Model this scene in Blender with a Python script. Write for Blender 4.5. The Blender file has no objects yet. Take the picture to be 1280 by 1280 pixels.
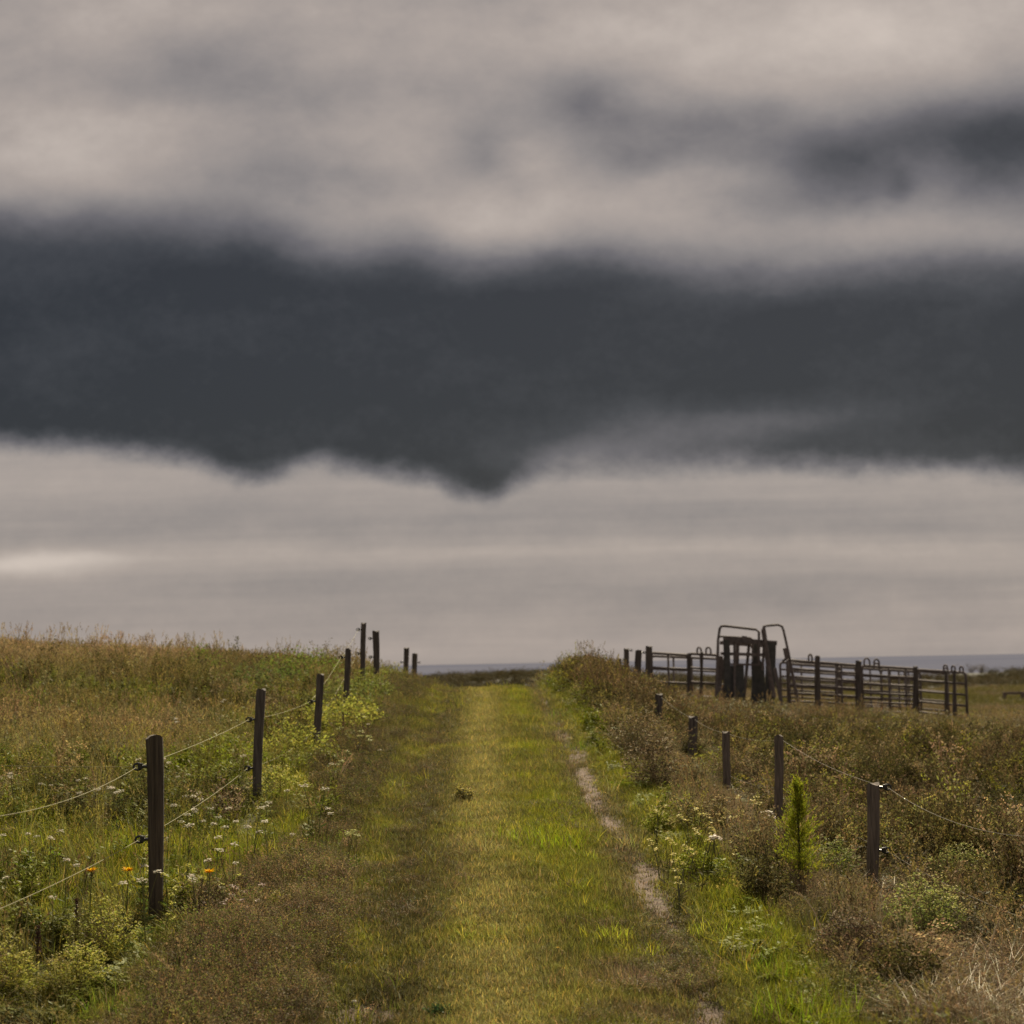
import bpy, math, random
import numpy as np
from mathutils import Vector, Matrix, Euler

rng = np.random.default_rng(7)
random.seed(7)
scene = bpy.context.scene
COL = scene.collection
F = 2200.0
CAMZ = 1.8
PITCH = math.radians(4.90)
ROLL = math.radians(-1.07)

# ------------------------------------------------------------------ camera
cam_data = bpy.data.cameras.new('camera')
cam = bpy.data.objects.new('camera', cam_data)
COL.objects.link(cam)
cam_data.sensor_width = 36.0
cam_data.lens = F / 1280 * 36.0
cam_data.clip_start = 0.1
cam_data.clip_end = 120000
RM = Matrix.Rotation(math.pi / 2 + PITCH, 4, 'X') @ Matrix.Rotation(ROLL, 4, 'Z')
cam.matrix_world = Matrix.Translation((0, 0, CAMZ)) @ RM
cam_data.dof.use_dof = True
cam_data.dof.focus_distance = 12.0
cam_data.dof.aperture_fstop = 3.2
scene.camera = cam
R3 = np.array(RM.to_3x3())

def ray(px, py):
    v = R3 @ np.array([(px - 640) / F, -(py - 640) / F, -1.0])
    return v

def at_d(px, py, d):
    v = ray(px, py)
    v = v * (d / v[1])
    return Vector((v[0], v[1], v[2] + CAMZ))

# ------------------------------------------------------------------ terrain
ROWS = np.array([-6, 4, 9, 12.5, 16, 20, 25, 30, 34, 40, 50, 70, 120, 200, 330.0])
XS = np.array([-60, -14, -8, -5, -2.4, -1.2, 0, 1.2, 2.6, 5, 9, 14, 60.0])
H = np.array([
    # -60   -14    -8    -5   -2.4  -1.2   0    1.2   2.6   5     9     14    60
    [1.5,  1.75, 1.85, 1.9,  1.95, 2.0, 2.0,  2.0,  2.05, 2.1,  2.2,  2.3,  2.4],
    [1.3,  1.5,  1.68, 1.78, 1.85, 1.88, 1.9,  1.9,  1.95, 2.05, 2.2,  2.3,  2.4],
    [1.0,  1.3,  1.5,  1.6,  1.68, 1.7, 1.7,  1.7,  1.82, 1.95, 2.1,  2.2,  2.3],
    [.8,   1.0,  1.25, 1.4,  1.47, 1.47, 1.45, 1.46, 1.72, 1.9,  2.05, 2.15, 2.3],
    [.5,   .7,   .95,  1.12, 1.27, 1.3, 1.28, 1.3,  1.65, 1.88, 2.0,  2.1,  2.3],
    [.2,   .4,   .65,  .85,  1.06, 1.12, 1.1,  1.1,  1.56, 1.8,  1.95, 2.05, 2.3],
    [0.,   .05,  .3,   .5,   .72,  .86, .85,  .84,  1.40, 1.65, 1.88, 2.0,  2.3],
    [-.2,  -.15, .05,  .22,  .45,  .60, .64,  .62,  1.12, 1.45, 1.78, 1.95, 2.3],
    [-.2,  -.2,  0.,   .18,  .40,  .53, .56,  .53,  .95,  1.32, 1.7,  1.93, 2.3],
    [-.1,  -.1,  .1,   .3,   .55,  .66, .68,  .68,  1.0,  1.3,  1.7,  1.97, 2.3],
    [.2,   .3,   .5,   .7,   .95,  1.05, 1.08, 1.1,  1.3,  1.5,  1.78, 2.1,  2.3],
    [1.0,  1.2,  1.5,  1.7,  1.9,  1.98, 2.0,  2.0,  2.05, 2.1,  2.2,  2.4,  2.6],
    [3.0,  3.1,  3.2,  3.2,  3.2,  3.2, 3.2,  3.2,  3.2,  3.1,  3.0,  3.0,  3.1],
    [4.2,  4.2,  4.2,  4.2,  4.2,  4.2, 4.2,  4.2,  4.2,  4.1,  4.0,  3.9,  3.9],
    [6.5,  6.5,  6.5,  6.5,  6.5,  6.5, 6.5,  6.5,  6.5,  6.5,  6.5,  6.5,  6.5],
])

def slopes(xs, V):
    """non-uniform Catmull-Rom slopes along axis 0 of V"""
    n = len(xs)
    m = np.zeros_like(V)
    d = (V[1:] - V[:-1]) / (xs[1:] - xs[:-1]).reshape(-1, *([1] * (V.ndim - 1)))
    m[0] = d[0]; m[-1] = d[-1]
    for i in range(1, n - 1):
        h0 = xs[i] - xs[i - 1]; h1 = xs[i + 1] - xs[i]
        m[i] = (d[i - 1] * h1 + d[i] * h0) / (h0 + h1)
        same = (d[i - 1] * d[i]) > 0
        lim = 2.5 * np.minimum(abs(d[i - 1]), abs(d[i]))
        m[i] = np.where(same, np.sign(m[i]) * np.minimum(abs(m[i]), lim), m[i] * 0.3)
    return m

def herm(t, h, a, b, ma, mb):
    t2 = t * t; t3 = t2 * t
    return (2*t3 - 3*t2 + 1) * a + (t3 - 2*t2 + t) * h * ma + (-2*t3 + 3*t2) * b + (t3 - t2) * h * mb

MX = slopes(XS, H.T.copy()).T      # slope in x for each row

def lattice(ix, iy, seed):
    v = np.sin(ix * 127.1 + iy * 311.7 + seed * 74.7) * 43758.5453
    return v - np.floor(v)

def vnoise(x, y, scale, seed=0, octaves=3):
    x = np.asarray(x, float) / scale; y = np.asarray(y, float) / scale
    tot = 0; amp = 1; s = 0
    for o in range(octaves):
        ix = np.floor(x); iy = np.floor(y); fx = x - ix; fy = y - iy
        fx = fx*fx*(3-2*fx); fy = fy*fy*(3-2*fy)
        a = lattice(ix, iy, seed+o); b = lattice(ix+1, iy, seed+o)
        c = lattice(ix, iy+1, seed+o); d = lattice(ix+1, iy+1, seed+o)
        tot = tot + amp * ((a*(1-fx)+b*fx)*(1-fy) + (c*(1-fx)+d*fx)*fy)
        s += amp; amp *= .5; x = x*2.03+11.3; y = y*2.03+5.7
    return tot / s

def track_c(y):
    return np.interp(y, [4, 8.7, 12.5, 19.4, 23.7, 26.8, 34, 50, 70], [.08, .06, 0, -.2, -.26, -.32, -.42, -.6, -.9])

def gs(x, c, w):
    return np.exp(-((x - c) / w) ** 2)

def sst(a, b, x):
    t = np.clip((x - a) / (b - a), 0, 1)
    return t*t*(3-2*t)

def bare(x, y):
    """0..1 bare earth mask of the wheel ruts"""
    s = x - track_c(y)
    n = vnoise(x, y, .16, 3, 3)
    n2 = vnoise(x, y, .9, 9, 2)
    wob = (vnoise(y, y * 0, 1.6, 5, 2) - .5) * .22
    w = np.interp(y, [8, 10, 12, 15, 20, 30], [.20, .16, .17, .18, .19, .19])
    far = np.interp(y, [7, 9.0, 9.6, 11.0, 11.6, 12.5, 30, 34], [.85, .85, .55, .5, .95, 1.1, 1.1, .6])
    r = gs(s, .86 + wob, w) * far * (.35 + 1.0 * n2)
    l = gs(s, -.86 + wob, .2) * (gs(y, 8.9, .35) * 1.7 + gs(y, 19.3, .4) + gs(y, 23.6, .5) * .9 + gs(y, 17.6, .2) * .5)
    m = np.maximum(r, l) * (.25 + 1.5 * n)
    return sst(.30, .72, m)

def terrain_h(x, y):
    x = np.atleast_1d(np.asarray(x, float)); y = np.atleast_1d(np.asarray(y, float))
    xc = np.clip(x, XS[0], XS[-1]); yc = np.clip(y, ROWS[0], ROWS[-1])
    i = np.clip(np.searchsorted(XS, xc, side='right') - 1, 0, len(XS) - 2)
    hx = XS[i+1] - XS[i]; t = (xc - XS[i]) / hx
    V = np.stack([herm(t, hx, H[r][i], H[r][i+1], MX[r][i], MX[r][i+1]) for r in range(len(ROWS))])
    M = slopes(ROWS, V)
    j = np.clip(np.searchsorted(ROWS, yc, side='right') - 1, 0, len(ROWS) - 2)
    k = np.arange(len(x))
    hy = ROWS[j+1] - ROWS[j]; u = (yc - ROWS[j]) / hy
    h = herm(u, hy, V[j, k], V[j+1, k], M[j, k], M[j+1, k])
    s = x - track_c(y)
    fade = 1 - sst(40, 60, y)
    h = h + fade * .035 * (gs(s, .86, .2) + gs(s, -.86, .2)) - fade * .02 * gs(s, 0, .35)
    off = sst(1.3, 2.2, abs(s))
    h = h + (vnoise(x, y, .5, 21) - .5) * (.035 + .05 * off) + (vnoise(x, y, 2.5, 22) - .5) * .14 * off
    h = h + (vnoise(x, y, 14, 25) - .5) * 1.0 * sst(60, 140, y)
    return h

def gz(x, y):
    return float(CAMZ - terrain_h(x, y)[0])

def hit(px, py, dmin=7.0, dmax=60.0):
    v = ray(px, py)
    ds = np.linspace(dmin, dmax, 1200)
    xs = v[0]/v[1]*ds; zs = CAMZ + v[2]/v[1]*ds
    g = CAMZ - terrain_h(xs, ds)
    k = np.argmax(zs <= g)
    if zs[k] > g[k]: k = 0 if zs[0] <= g[0] else len(ds) - 1
    return Vector((float(xs[k]), float(ds[k]), float(g[k])))

# ------------------------------------------------------------------ bookkeeping
def tag(o, label=None, cat=None, group=None, kind=None):
    if label: o['label'] = label
    if cat: o['category'] = cat
    if group: o['group'] = group
    if kind: o['kind'] = kind
    return o

def empty(name, loc, label, cat, group=None, rz=0.0):
    o = bpy.data.objects.new(name, None)
    o.empty_display_size = .1
    COL.objects.link(o)
    o.location = loc
    o.rotation_euler = (0, 0, rz)
    return tag(o, label, cat, group)

class MB:
    def __init__(s):
        s.v = []; s.f = []; s.c = []; s.cc = (1, 1, 1)
    def add(s, vs, fs):
        n = len(s.v)
        s.v += [tuple(v) for v in vs]
        s.c += [s.cc] * len(vs)
        s.f += [tuple(i + n for i in f) for f in fs]
    def tube(s, pts, rad, seg=8, caps=True, wob=0.0):
        pts = [Vector(p) for p in pts]
        if not hasattr(rad, '__len__'): rad = [rad] * len(pts)
        rings = []
        prev = None
        for i, p in enumerate(pts):
            d = (pts[min(i+1, len(pts)-1)] - pts[max(i-1, 0)]).normalized()
            if prev is None:
                a = Vector((0, 0, 1)) if abs(d.z) < .9 else Vector((1, 0, 0))
                u = d.cross(a).normalized()
            else:
                u = (prev - d * prev.dot(d)).normalized()
            prev = u
            w = d.cross(u)
            rings.append([p + (u * math.cos(2*math.pi*k/seg) + w * math.sin(2*math.pi*k/seg)) * rad[i] * (1 + (random.random()-.5)*wob) for k in range(seg)])
        vs = [v for r in rings for v in r]
        fs = []
        for i in range(len(pts)-1):
            for k in range(seg):
                k2 = (k+1) % seg
                fs.append((i*seg+k, i*seg+k2, (i+1)*seg+k2, (i+1)*seg+k))
        if caps:
            fs.append(tuple(range(seg))[::-1])
            fs.append(tuple((len(pts)-1)*seg + k for k in range(seg)))
        s.add(vs, fs)
    def box(s, c, size, rot=None):
        c = Vector(c); R = rot if rot is not None else Matrix.Identity(3)
        vs = [c + R @ Vector((sx*size[0]/2, sy*size[1]/2, sz*size[2]/2)) for sx in (-1,1) for sy in (-1,1) for sz in (-1,1)]
        s.add(vs, [(0,1,3,2),(4,6,7,5),(0,4,5,1),(2,3,7,6),(0,2,6,4),(1,5,7,3)])
    def blade(s, base, dirv, h, w, bend, nseg=3, tip=0.05, side=None):
        """ribbon from base, initial direction ~up, bending towards dirv"""
        base = Vector(base); d = Vector(dirv)
        if side is None:
            side = Vector((-d.y, d.x, 0))
        vs = []; fs = []
        for i in range(nseg + 1):
            t = i / nseg
            p = base + Vector((0, 0, h * (t - .35 * bend * t * t))) + d * (h * bend * t * t)
            ww = w * (1 - t) ** .7 if i < nseg else w * tip
            vs += [p - side * ww / 2, p + side * ww / 2]
        for i in range(nseg):
            fs.append((2*i, 2*i+1, 2*i+3, 2*i+2))
        s.add(vs, fs)
        return (Vector(vs[-1]) + Vector(vs[-2])) / 2
    def leaf(s, p, d, n, l, w):
        p = Vector(p); d = Vector(d).normalized(); n = Vector(n)
        sd = d.cross(n)
        if sd.length < 1e-4: sd = d.orthogonal()
        sd.normalize()
        s.add([p, p + d*l*.5 + sd*w*.5, p + d*l, p + d*l*.5 - sd*w*.5], [(0, 1, 2, 3)])
    def build(s, name, mat, parent=None, smooth=False, link=True):
        me = bpy.data.meshes.new(name)
        me.from_pydata(s.v, [], s.f)
        ca = me.color_attributes.new('vc', 'FLOAT_COLOR', 'POINT')
        arr = np.ones((len(s.v), 4), np.float32); arr[:, :3] = np.array(s.c, np.float32).reshape(-1, 3)
        ca.data.foreach_set('color', arr.ravel())
        me.materials.append(mat)
        if smooth: me.polygons.foreach_set('use_smooth', [True] * len(me.polygons))
        me.update()
        o = bpy.data.objects.new(name, me)
        if link: COL.objects.link(o)
        if parent: o.parent = parent
        return o

# ------------------------------------------------------------------ materials
def newmat(name):
    m = bpy.data.materials.new(name); m.use_nodes = True
    nt = m.node_tree; nt.nodes.clear()
    return m, nt, nt.nodes.new('ShaderNodeOutputMaterial')

def leafmat(name, instanced=True, trans=.45, gloss=.012):
    m, nt, out = newmat(name)
    N = nt.nodes.new; L = nt.links.new
    vc = N('ShaderNodeAttribute'); vc.attribute_name = 'vc'
    col = vc.outputs['Color']
    if instanced:
        at = N('ShaderNodeAttribute'); at.attribute_type = 'INSTANCER'; at.attribute_name = 'tint'
        mx = N('ShaderNodeMix'); mx.data_type = 'RGBA'; mx.blend_type = 'MULTIPLY'; mx.inputs[0].default_value = 1
        L(vc.outputs['Color'], mx.inputs[6]); L(at.outputs['Color'], mx.inputs[7])
        col = mx.outputs[2]
    di = N('ShaderNodeBsdfDiffuse'); tr = N('ShaderNodeBsdfTranslucent'); ms = N('ShaderNodeMixShader')
    hs = N('ShaderNodeHueSaturation'); hs.inputs['Saturation'].default_value = 1.0; hs.inputs['Value'].default_value = 1.15
    L(col, hs.inputs['Color'])
    L(col, di.inputs['Color']); L(hs.outputs['Color'], tr.inputs['Color'])
    ms.inputs[0].default_value = trans
    L(di.outputs[0], ms.inputs[1]); L(tr.outputs[0], ms.inputs[2])
    gl = N('ShaderNodeBsdfGlossy'); gl.inputs['Roughness'].default_value = .45; gl.inputs['Color'].default_value = (.8, .8, .7, 1)
    m2 = N('ShaderNodeMixShader'); m2.inputs[0].default_value = gloss
    L(ms.outputs[0], m2.inputs[1]); L(gl.outputs[0], m2.inputs[2])
    L(m2.outputs[0], out.inputs['Surface'])
    return m

M_GRASS = leafmat('grass_blades', True)
M_PLANT = leafmat('plant_leaves', False)
M_STALK = leafmat('dry_stalks', False, .15, .03)
M_FLOWER = leafmat('petals', False, .35, .02)

def solidmat(name, c1, c2, scale=(8, 8, 8), rough=.8, metal=0.0, bump=.3, detail=6, ramp=(.35, .65)):
    m, nt, out = newmat(name)
    N = nt.nodes.new; L = nt.links.new
    tc = N('ShaderNodeTexCoord'); mp = N('ShaderNodeMapping'); mp.inputs['Scale'].default_value = scale
    L(tc.outputs['Object'], mp.inputs['Vector'])
    no = N('ShaderNodeTexNoise'); no.inputs['Scale'].default_value = 1; no.inputs['Detail'].default_value = detail
    no.inputs['Roughness'].default_value = .65
    L(mp.outputs[0], no.inputs['Vector'])
    cr = N('ShaderNodeValToRGB'); cr.color_ramp.elements[0].position = ramp[0]; cr.color_ramp.elements[1].position = ramp[1]
    cr.color_ramp.elements[0].color = (*c1, 1); cr.color_ramp.elements[1].color = (*c2, 1)
    L(no.outputs['Fac'], cr.inputs[0])
    pb = N('ShaderNodeBsdfPrincipled'); pb.inputs['Roughness'].default_value = rough; pb.inputs['Metallic'].default_value = metal
    L(cr.outputs[0], pb.inputs['Base Color'])
    bp = N('ShaderNodeBump'); bp.inputs['Strength'].default_value = bump; bp.inputs['Distance'].default_value = .01
    L(no.outputs['Fac'], bp.inputs['Height']); L(bp.outputs[0], pb.inputs['Normal'])
    L(pb.outputs[0], out.inputs['Surface'])
    return m

M_WOOD = solidmat('weathered_wood', (.028, .021, .015), (.10, .078, .055), (60, 60, 3), .9, 0, .9)
M_WOODGREY = solidmat('grey_wood', (.065, .052, .043), (.18, .145, .12), (50, 50, 4), .9, 0, .8)
M_WOODDARK = solidmat('dark_wood_glare_lift', (.04, .033, .03), (.125, .105, .092), (30, 30, 3), .9, 0, .6)  # both tones lifted to imitate veiling glare over the farther posts
M_STEEL = solidmat('rusty_steel', (.075, .062, .06), (.17, .14, .13), (12, 12, 12), .85, 0, .2)
M_PLATE = solidmat('painted_plate', (.035, .036, .035), (.075, .072, .068), (6, 6, 6), .6, .1, .2)
M_RUBBER = solidmat('black_plastic', (.012, .012, .012), (.02, .02, .02), (20, 20, 20), .4, 0, .1)
M_ROPE = solidmat('braided_rope', (.16, .15, .07), (.32, .29, .15), (300, 300, 300), .8, 0, .3)
M_WIRE = solidmat('old_wire', (.08, .065, .04), (.16, .13, .08), (80, 80, 80), .7, 0, .2)
M_STONE = solidmat('pale_stone', (.3, .28, .25), (.5, .47, .43), (30, 30, 30), .9, 0, .4)

# ------------------------------------------------------------------ sky
DCODE_W = None
SUN_EL = math.radians(43); SUN_AZ = math.radians(12)     # azimuth measured from +Y towards +X
world = bpy.data.worlds.new('World'); scene.world = world; world.use_nodes = True
nt = world.node_tree; nt.nodes.clear()

class E:
    def __init__(s, x): s.x = x
    @staticmethod
    def op(o, *a):
        n = nt.nodes.new('ShaderNodeMath'); n.operation = o
        for i, v in enumerate(a):
            if isinstance(v, E): nt.links.new(v.x, n.inputs[i])
            else: n.inputs[i].default_value = float(v)
        return E(n.outputs[0])
    def __add__(s, o): return E.op('ADD', s, o)
    __radd__ = __add__
    def __sub__(s, o): return E.op('SUBTRACT', s, o)
    def __rsub__(s, o): return E.op('SUBTRACT', o, s)
    def __mul__(s, o): return E.op('MULTIPLY', s, o)
    __rmul__ = __mul__
    def __truediv__(s, o): return E.op('DIVIDE', s, o)

def e_clamp(a):
    return E.op('MAXIMUM', E.op('MINIMUM', a, 1.0), 0.0)
def e_smooth(a, lo, hi):
    t = e_clamp((a - lo) / (hi - lo))
    return t * t * (3.0 - 2.0 * t)
def e_gauss(x, y, cx, cy, rx, ry):
    a = (x - cx) * (1.0 / rx); b = (y - cy) * (1.0 / ry)
    return E.op('EXPONENT', (a * a + b * b) * -1.0)
def skymap(px, py):
    v = ray(px, py)
    return 640 + F * v[0] / v[1], 829 - F * v[2] / v[1]
def e_curve(x, pts):
    """y(x) through points given in photo coordinates"""
    P = [skymap(*p) for p in pts]
    x0, x1 = P[0][0], P[-1][0]
    fc = nt.nodes.new('ShaderNodeFloatCurve')
    nt.links.new(e_clamp((x - x0) / (x1 - x0)).x, fc.inputs['Value'])
    c = fc.mapping.curves[0]
    for i, (a, b) in enumerate(P):
        u = (a - x0) / (x1 - x0); w = (b + 100) / 1100
        if i == 0: c.points[0].location = (0, w)
        elif i == len(P) - 1: c.points[-1].location = (1, w)
        else: c.points.new(u, w)
    fc.mapping.update()
    return E(fc.outputs[0]) * 1100.0 - 100.0
def e_noise(x, y, sx, sy, z, detail=5, rough=.55):
    cb = nt.nodes.new('ShaderNodeCombineXYZ')
    nt.links.new((x * (1.0/sx)).x, cb.inputs[0]); nt.links.new((y * (1.0/sy)).x, cb.inputs[1]); cb.inputs[2].default_value = z
    no = nt.nodes.new('ShaderNodeTexNoise'); no.inputs['Scale'].default_value = 1
    no.inputs['Detail'].default_value = detail; no.inputs['Roughness'].default_value = rough
    nt.links.new(cb.outputs[0], no.inputs['Vector'])
    return E(no.outputs['Fac'])

tc = nt.nodes.new('ShaderNodeTexCoord'); sp = nt.nodes.new('ShaderNodeSeparateXYZ')
nt.links.new(tc.outputs['Generated'], sp.inputs[0])
dx, dy, dz = E(sp.outputs[0]), E(sp.outputs[1]), E(sp.outputs[2])
ady = E.op('MAXIMUM', E.op('ABSOLUTE', dy), 0.12)
X0 = 640.0 + F * (dx / ady)
Y0 = 829.0 - F * (E.op('MAXIMUM', dz, 0.0) / ady)
n1 = e_noise(X0, Y0, 230, 150, 1.3, 6, .52)
n2 = e_noise(X0, Y0, 300, 150, 7.7, 6, .55)
n3 = e_noise(X0, Y0, 90, 60, 4.2, 3, .5)
n4 = e_noise(X0, Y0, 48, 40, 9.1, 7, .62)
n5 = e_noise(X0, Y0, 15, 13, 3.3, 4, .6)
n6 = e_noise(X0, Y0, 120, 70, 6.6, 8, .58)
X = X0 + (n1 - .5) * 120.0 + (n3 - .5) * 26.0
Y = Y0 + (n2 - .5) * 55.0 + (n3 - .5) * 20.0
def blob(px, py, rx, ry):
    a, b = skymap(px, py)
    return e_gauss(X, Y, a, b, rx, ry)
# upper clouds, bright with a few dark holes
up = 0.72 + (n1 - .5) * .30 + (n3 - .5) * .12 + (n6 - .5) * .22
for (px, py, rx, ry, a) in [
    (750, 125, 90, 50, -.36), (890, 165, 130, 42, -.30), (770, 200, 60, 26, -.16), (1040, 195, 80, 40, -.34), (1170, 168, 135, 50, -.48),
    (1290, 185, 100, 80, -.42), (960, 130, 60, 24, -.08), (1060, 235, 120, 34, -.16), (1118, 240, 20, 26, -.14), (1200, 250, 120, 40, -.16), (960, 260, 110, 40, -.12), (250, 105, 130, 40, -.14), (330, 225, 130, 46, -.16),
    (600, 190, 50, 50, -.20), (150, 290, 220, 40, -.14), (240, 60, 90, 40, -.08), (430, 110, 120, 40, -.10), (660, 200, 40, 20, .08),
    (60, 180, 100, 50, .13), (640, 275, 90, 40, .13), (1000, 40, 320, 45, .12), (1180, 10, 180, 60, .10), (100, 10, 150, 40, .06),
    (500, 190, 70, 35, .04), (480, 30, 200, 40, .04)]:
    up = up + a * blob(px, py, rx, ry)
# lower bright strip with faint streaks
n7 = e_noise(X0, Y0, 520, 26, 2.2, 6, .55)
low = 0.68 + (n3 - .5) * .08 + (n6 - .5) * .06 + (n7 - .5) * .20
for (px, py, rx, ry, a) in [
    (40, 706, 115, 20, .24), (640, 690, 700, 10, .06), (1180, 690, 200, 15, .08), (900, 735, 420, 20, -.10), (430, 735, 160, 22, -.06),
    (400, 650, 500, 20, -.09), (1000, 650, 300, 22, -.06), (100, 600, 240, 22, .05), (700, 800, 900, 22, .05), (560, 605, 90, 14, .03),
    (1200, 640, 120, 22, -.03), (1180, 780, 200, 10, -.03), (120, 770, 200, 16, -.04)]:
    low = low + a * blob(px, py, rx, ry)
b1 = e_curve(X0, [(-40, 270), (150, 285), (300, 296), (420, 318), (500, 312), (580, 330), (640, 322), (730, 312), (830, 332), (930, 345), (1100, 337), (1320, 332)])
b2 = e_curve(X0, [(-40, 553), (120, 560), (230, 575), (318, 600), (350, 590), (390, 580), (450, 586), (540, 602), (585, 616), (618, 622), (650, 600), (720, 590), (900, 582), (1100, 584), (1320, 592)])
edge = (n3 - .5) * 20.0 + (n2 - .5) * 40.0 + (n6 - .5) * 50.0
S1 = e_smooth(Y0 - b1 + edge, -60.0, 50.0)
S2 = e_smooth(Y0 - b2 + (n4 - .5) * 24.0 + (n6 - .5) * 30.0, -28.0, 22.0)
dk = -0.005 + (n1 - .5) * .14 + (n6 - .5) * .16 + (n5 - .5) * .03
for (px, py, rx, ry, a) in [(150, 420, 260, 40, .045), (725, 580, 80, 26, .26), (830, 560, 130, 30, .18), (920, 526, 160, 26, .17), (1040, 520, 100, 20, .07), (1150, 560, 160, 16, .05), (800, 560, 110, 26, .06),
                            (1230, 370, 50, 20, .10), (900, 370, 160, 24, .05), (640, 470, 100, 40, .04), (330, 550, 200, 30, .03), (0, 310, 200, 40, .08)]:
    dk = dk + a * blob(px, py, rx, ry)
T = up * (1.0 - S1) + dk * S1
T = T * (1.0 - S2) + low * S2
T = e_clamp(T + (n5 - .5) * .055 + (n4 - .5) * .035)
cr = nt.nodes.new('ShaderNodeValToRGB')
el = cr.color_ramp.elements
el[0].position = 0; el[0].color = (.014, .016, .021, 1)
el[1].position = 1; el[1].color = (.60, .52, .46, 1)
for p, c in [(.12, (.037, .039, .046)), (.35, (.125, .118, .128)), (.55, (.245, .222, .216)), (.75, (.385, .332, .300))]:
    e = el.new(p); e.color = (*c, 1)
nt.links.new(T.x, cr.inputs[0])
sky = nt.nodes.new('ShaderNodeTexSky'); sky.sky_type = 'NISHITA'; sky.sun_disc = False
sky.sun_elevation = SUN_EL; sky.sun_rotation = SUN_AZ
sky.altitude = 0; sky.air_density = 1; sky.dust_density = 2
bg1 = nt.nodes.new('ShaderNodeBackground'); bg1.inputs[1].default_value = 0.05
nt.links.new(sky.outputs[0], bg1.inputs[0])
bg2 = nt.nodes.new('ShaderNodeBackground'); bg2.inputs[1].default_value = .575
nt.links.new(cr.outputs[0], bg2.inputs[0])
mixw = nt.nodes.new('ShaderNodeMixShader'); mixw.inputs[0].default_value = .96
nt.links.new(bg1.outputs[0], mixw.inputs[1]); nt.links.new(bg2.outputs[0], mixw.inputs[2])
wo = nt.nodes.new('ShaderNodeOutputWorld'); nt.links.new(mixw.outputs[0], wo.inputs['Surface'])

sd = bpy.data.lights.new('sun', 'SUN'); sd.energy = 5.0; sd.angle = math.radians(1.5); sd.color = (1.0, .87, .64)
sun = bpy.data.objects.new('sun', sd); COL.objects.link(sun)
sv = Vector((math.sin(SUN_AZ) * math.cos(SUN_EL), math.cos(SUN_AZ) * math.cos(SUN_EL), math.sin(SUN_EL)))
sun.rotation_euler = sv.to_track_quat('Z', 'Y').to_euler()
sun.location = sv * 50

# ------------------------------------------------------------------ ground cover colours (albedo)
C_TURF = np.array([.095, .100, .020]); C_VIV = np.array([.150, .175, .012]); C_STRAW = np.array([.270, .240, .080])
C_BROWN = np.array([.105, .078, .047]); C_PURP = np.array([.150, .108, .070]); C_TAN = np.array([.290, .215, .115])
C_SOIL = np.array([.155, .115, .088]); C_DARK = np.array([.050, .048, .020]); C_OLIVE = np.array([.110, .104, .030])
C_YG = np.array([.25, .26, .035])
for _c in (C_TURF, C_VIV, C_STRAW, C_BROWN, C_PURP, C_TAN, C_DARK, C_OLIVE, C_YG):
    _c *= .86
C_BROWN *= .9; C_DARK *= .8; C_STRAW *= np.array([1.10, 1.16, 1.05]); C_VIV *= 1.18; C_TURF *= 1.08
C_TAN[:] = (.235, .185, .118)

def mixc(a, b, t):
    t = np.asarray(t)[..., None]
    return a * (1 - t) + b * t

def LLIM(y):
    return np.interp(y, [9, 11, 12.5, 15.5, 18], [-1.85, -1.9, -1.5, -1.45, -1.85])

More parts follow.
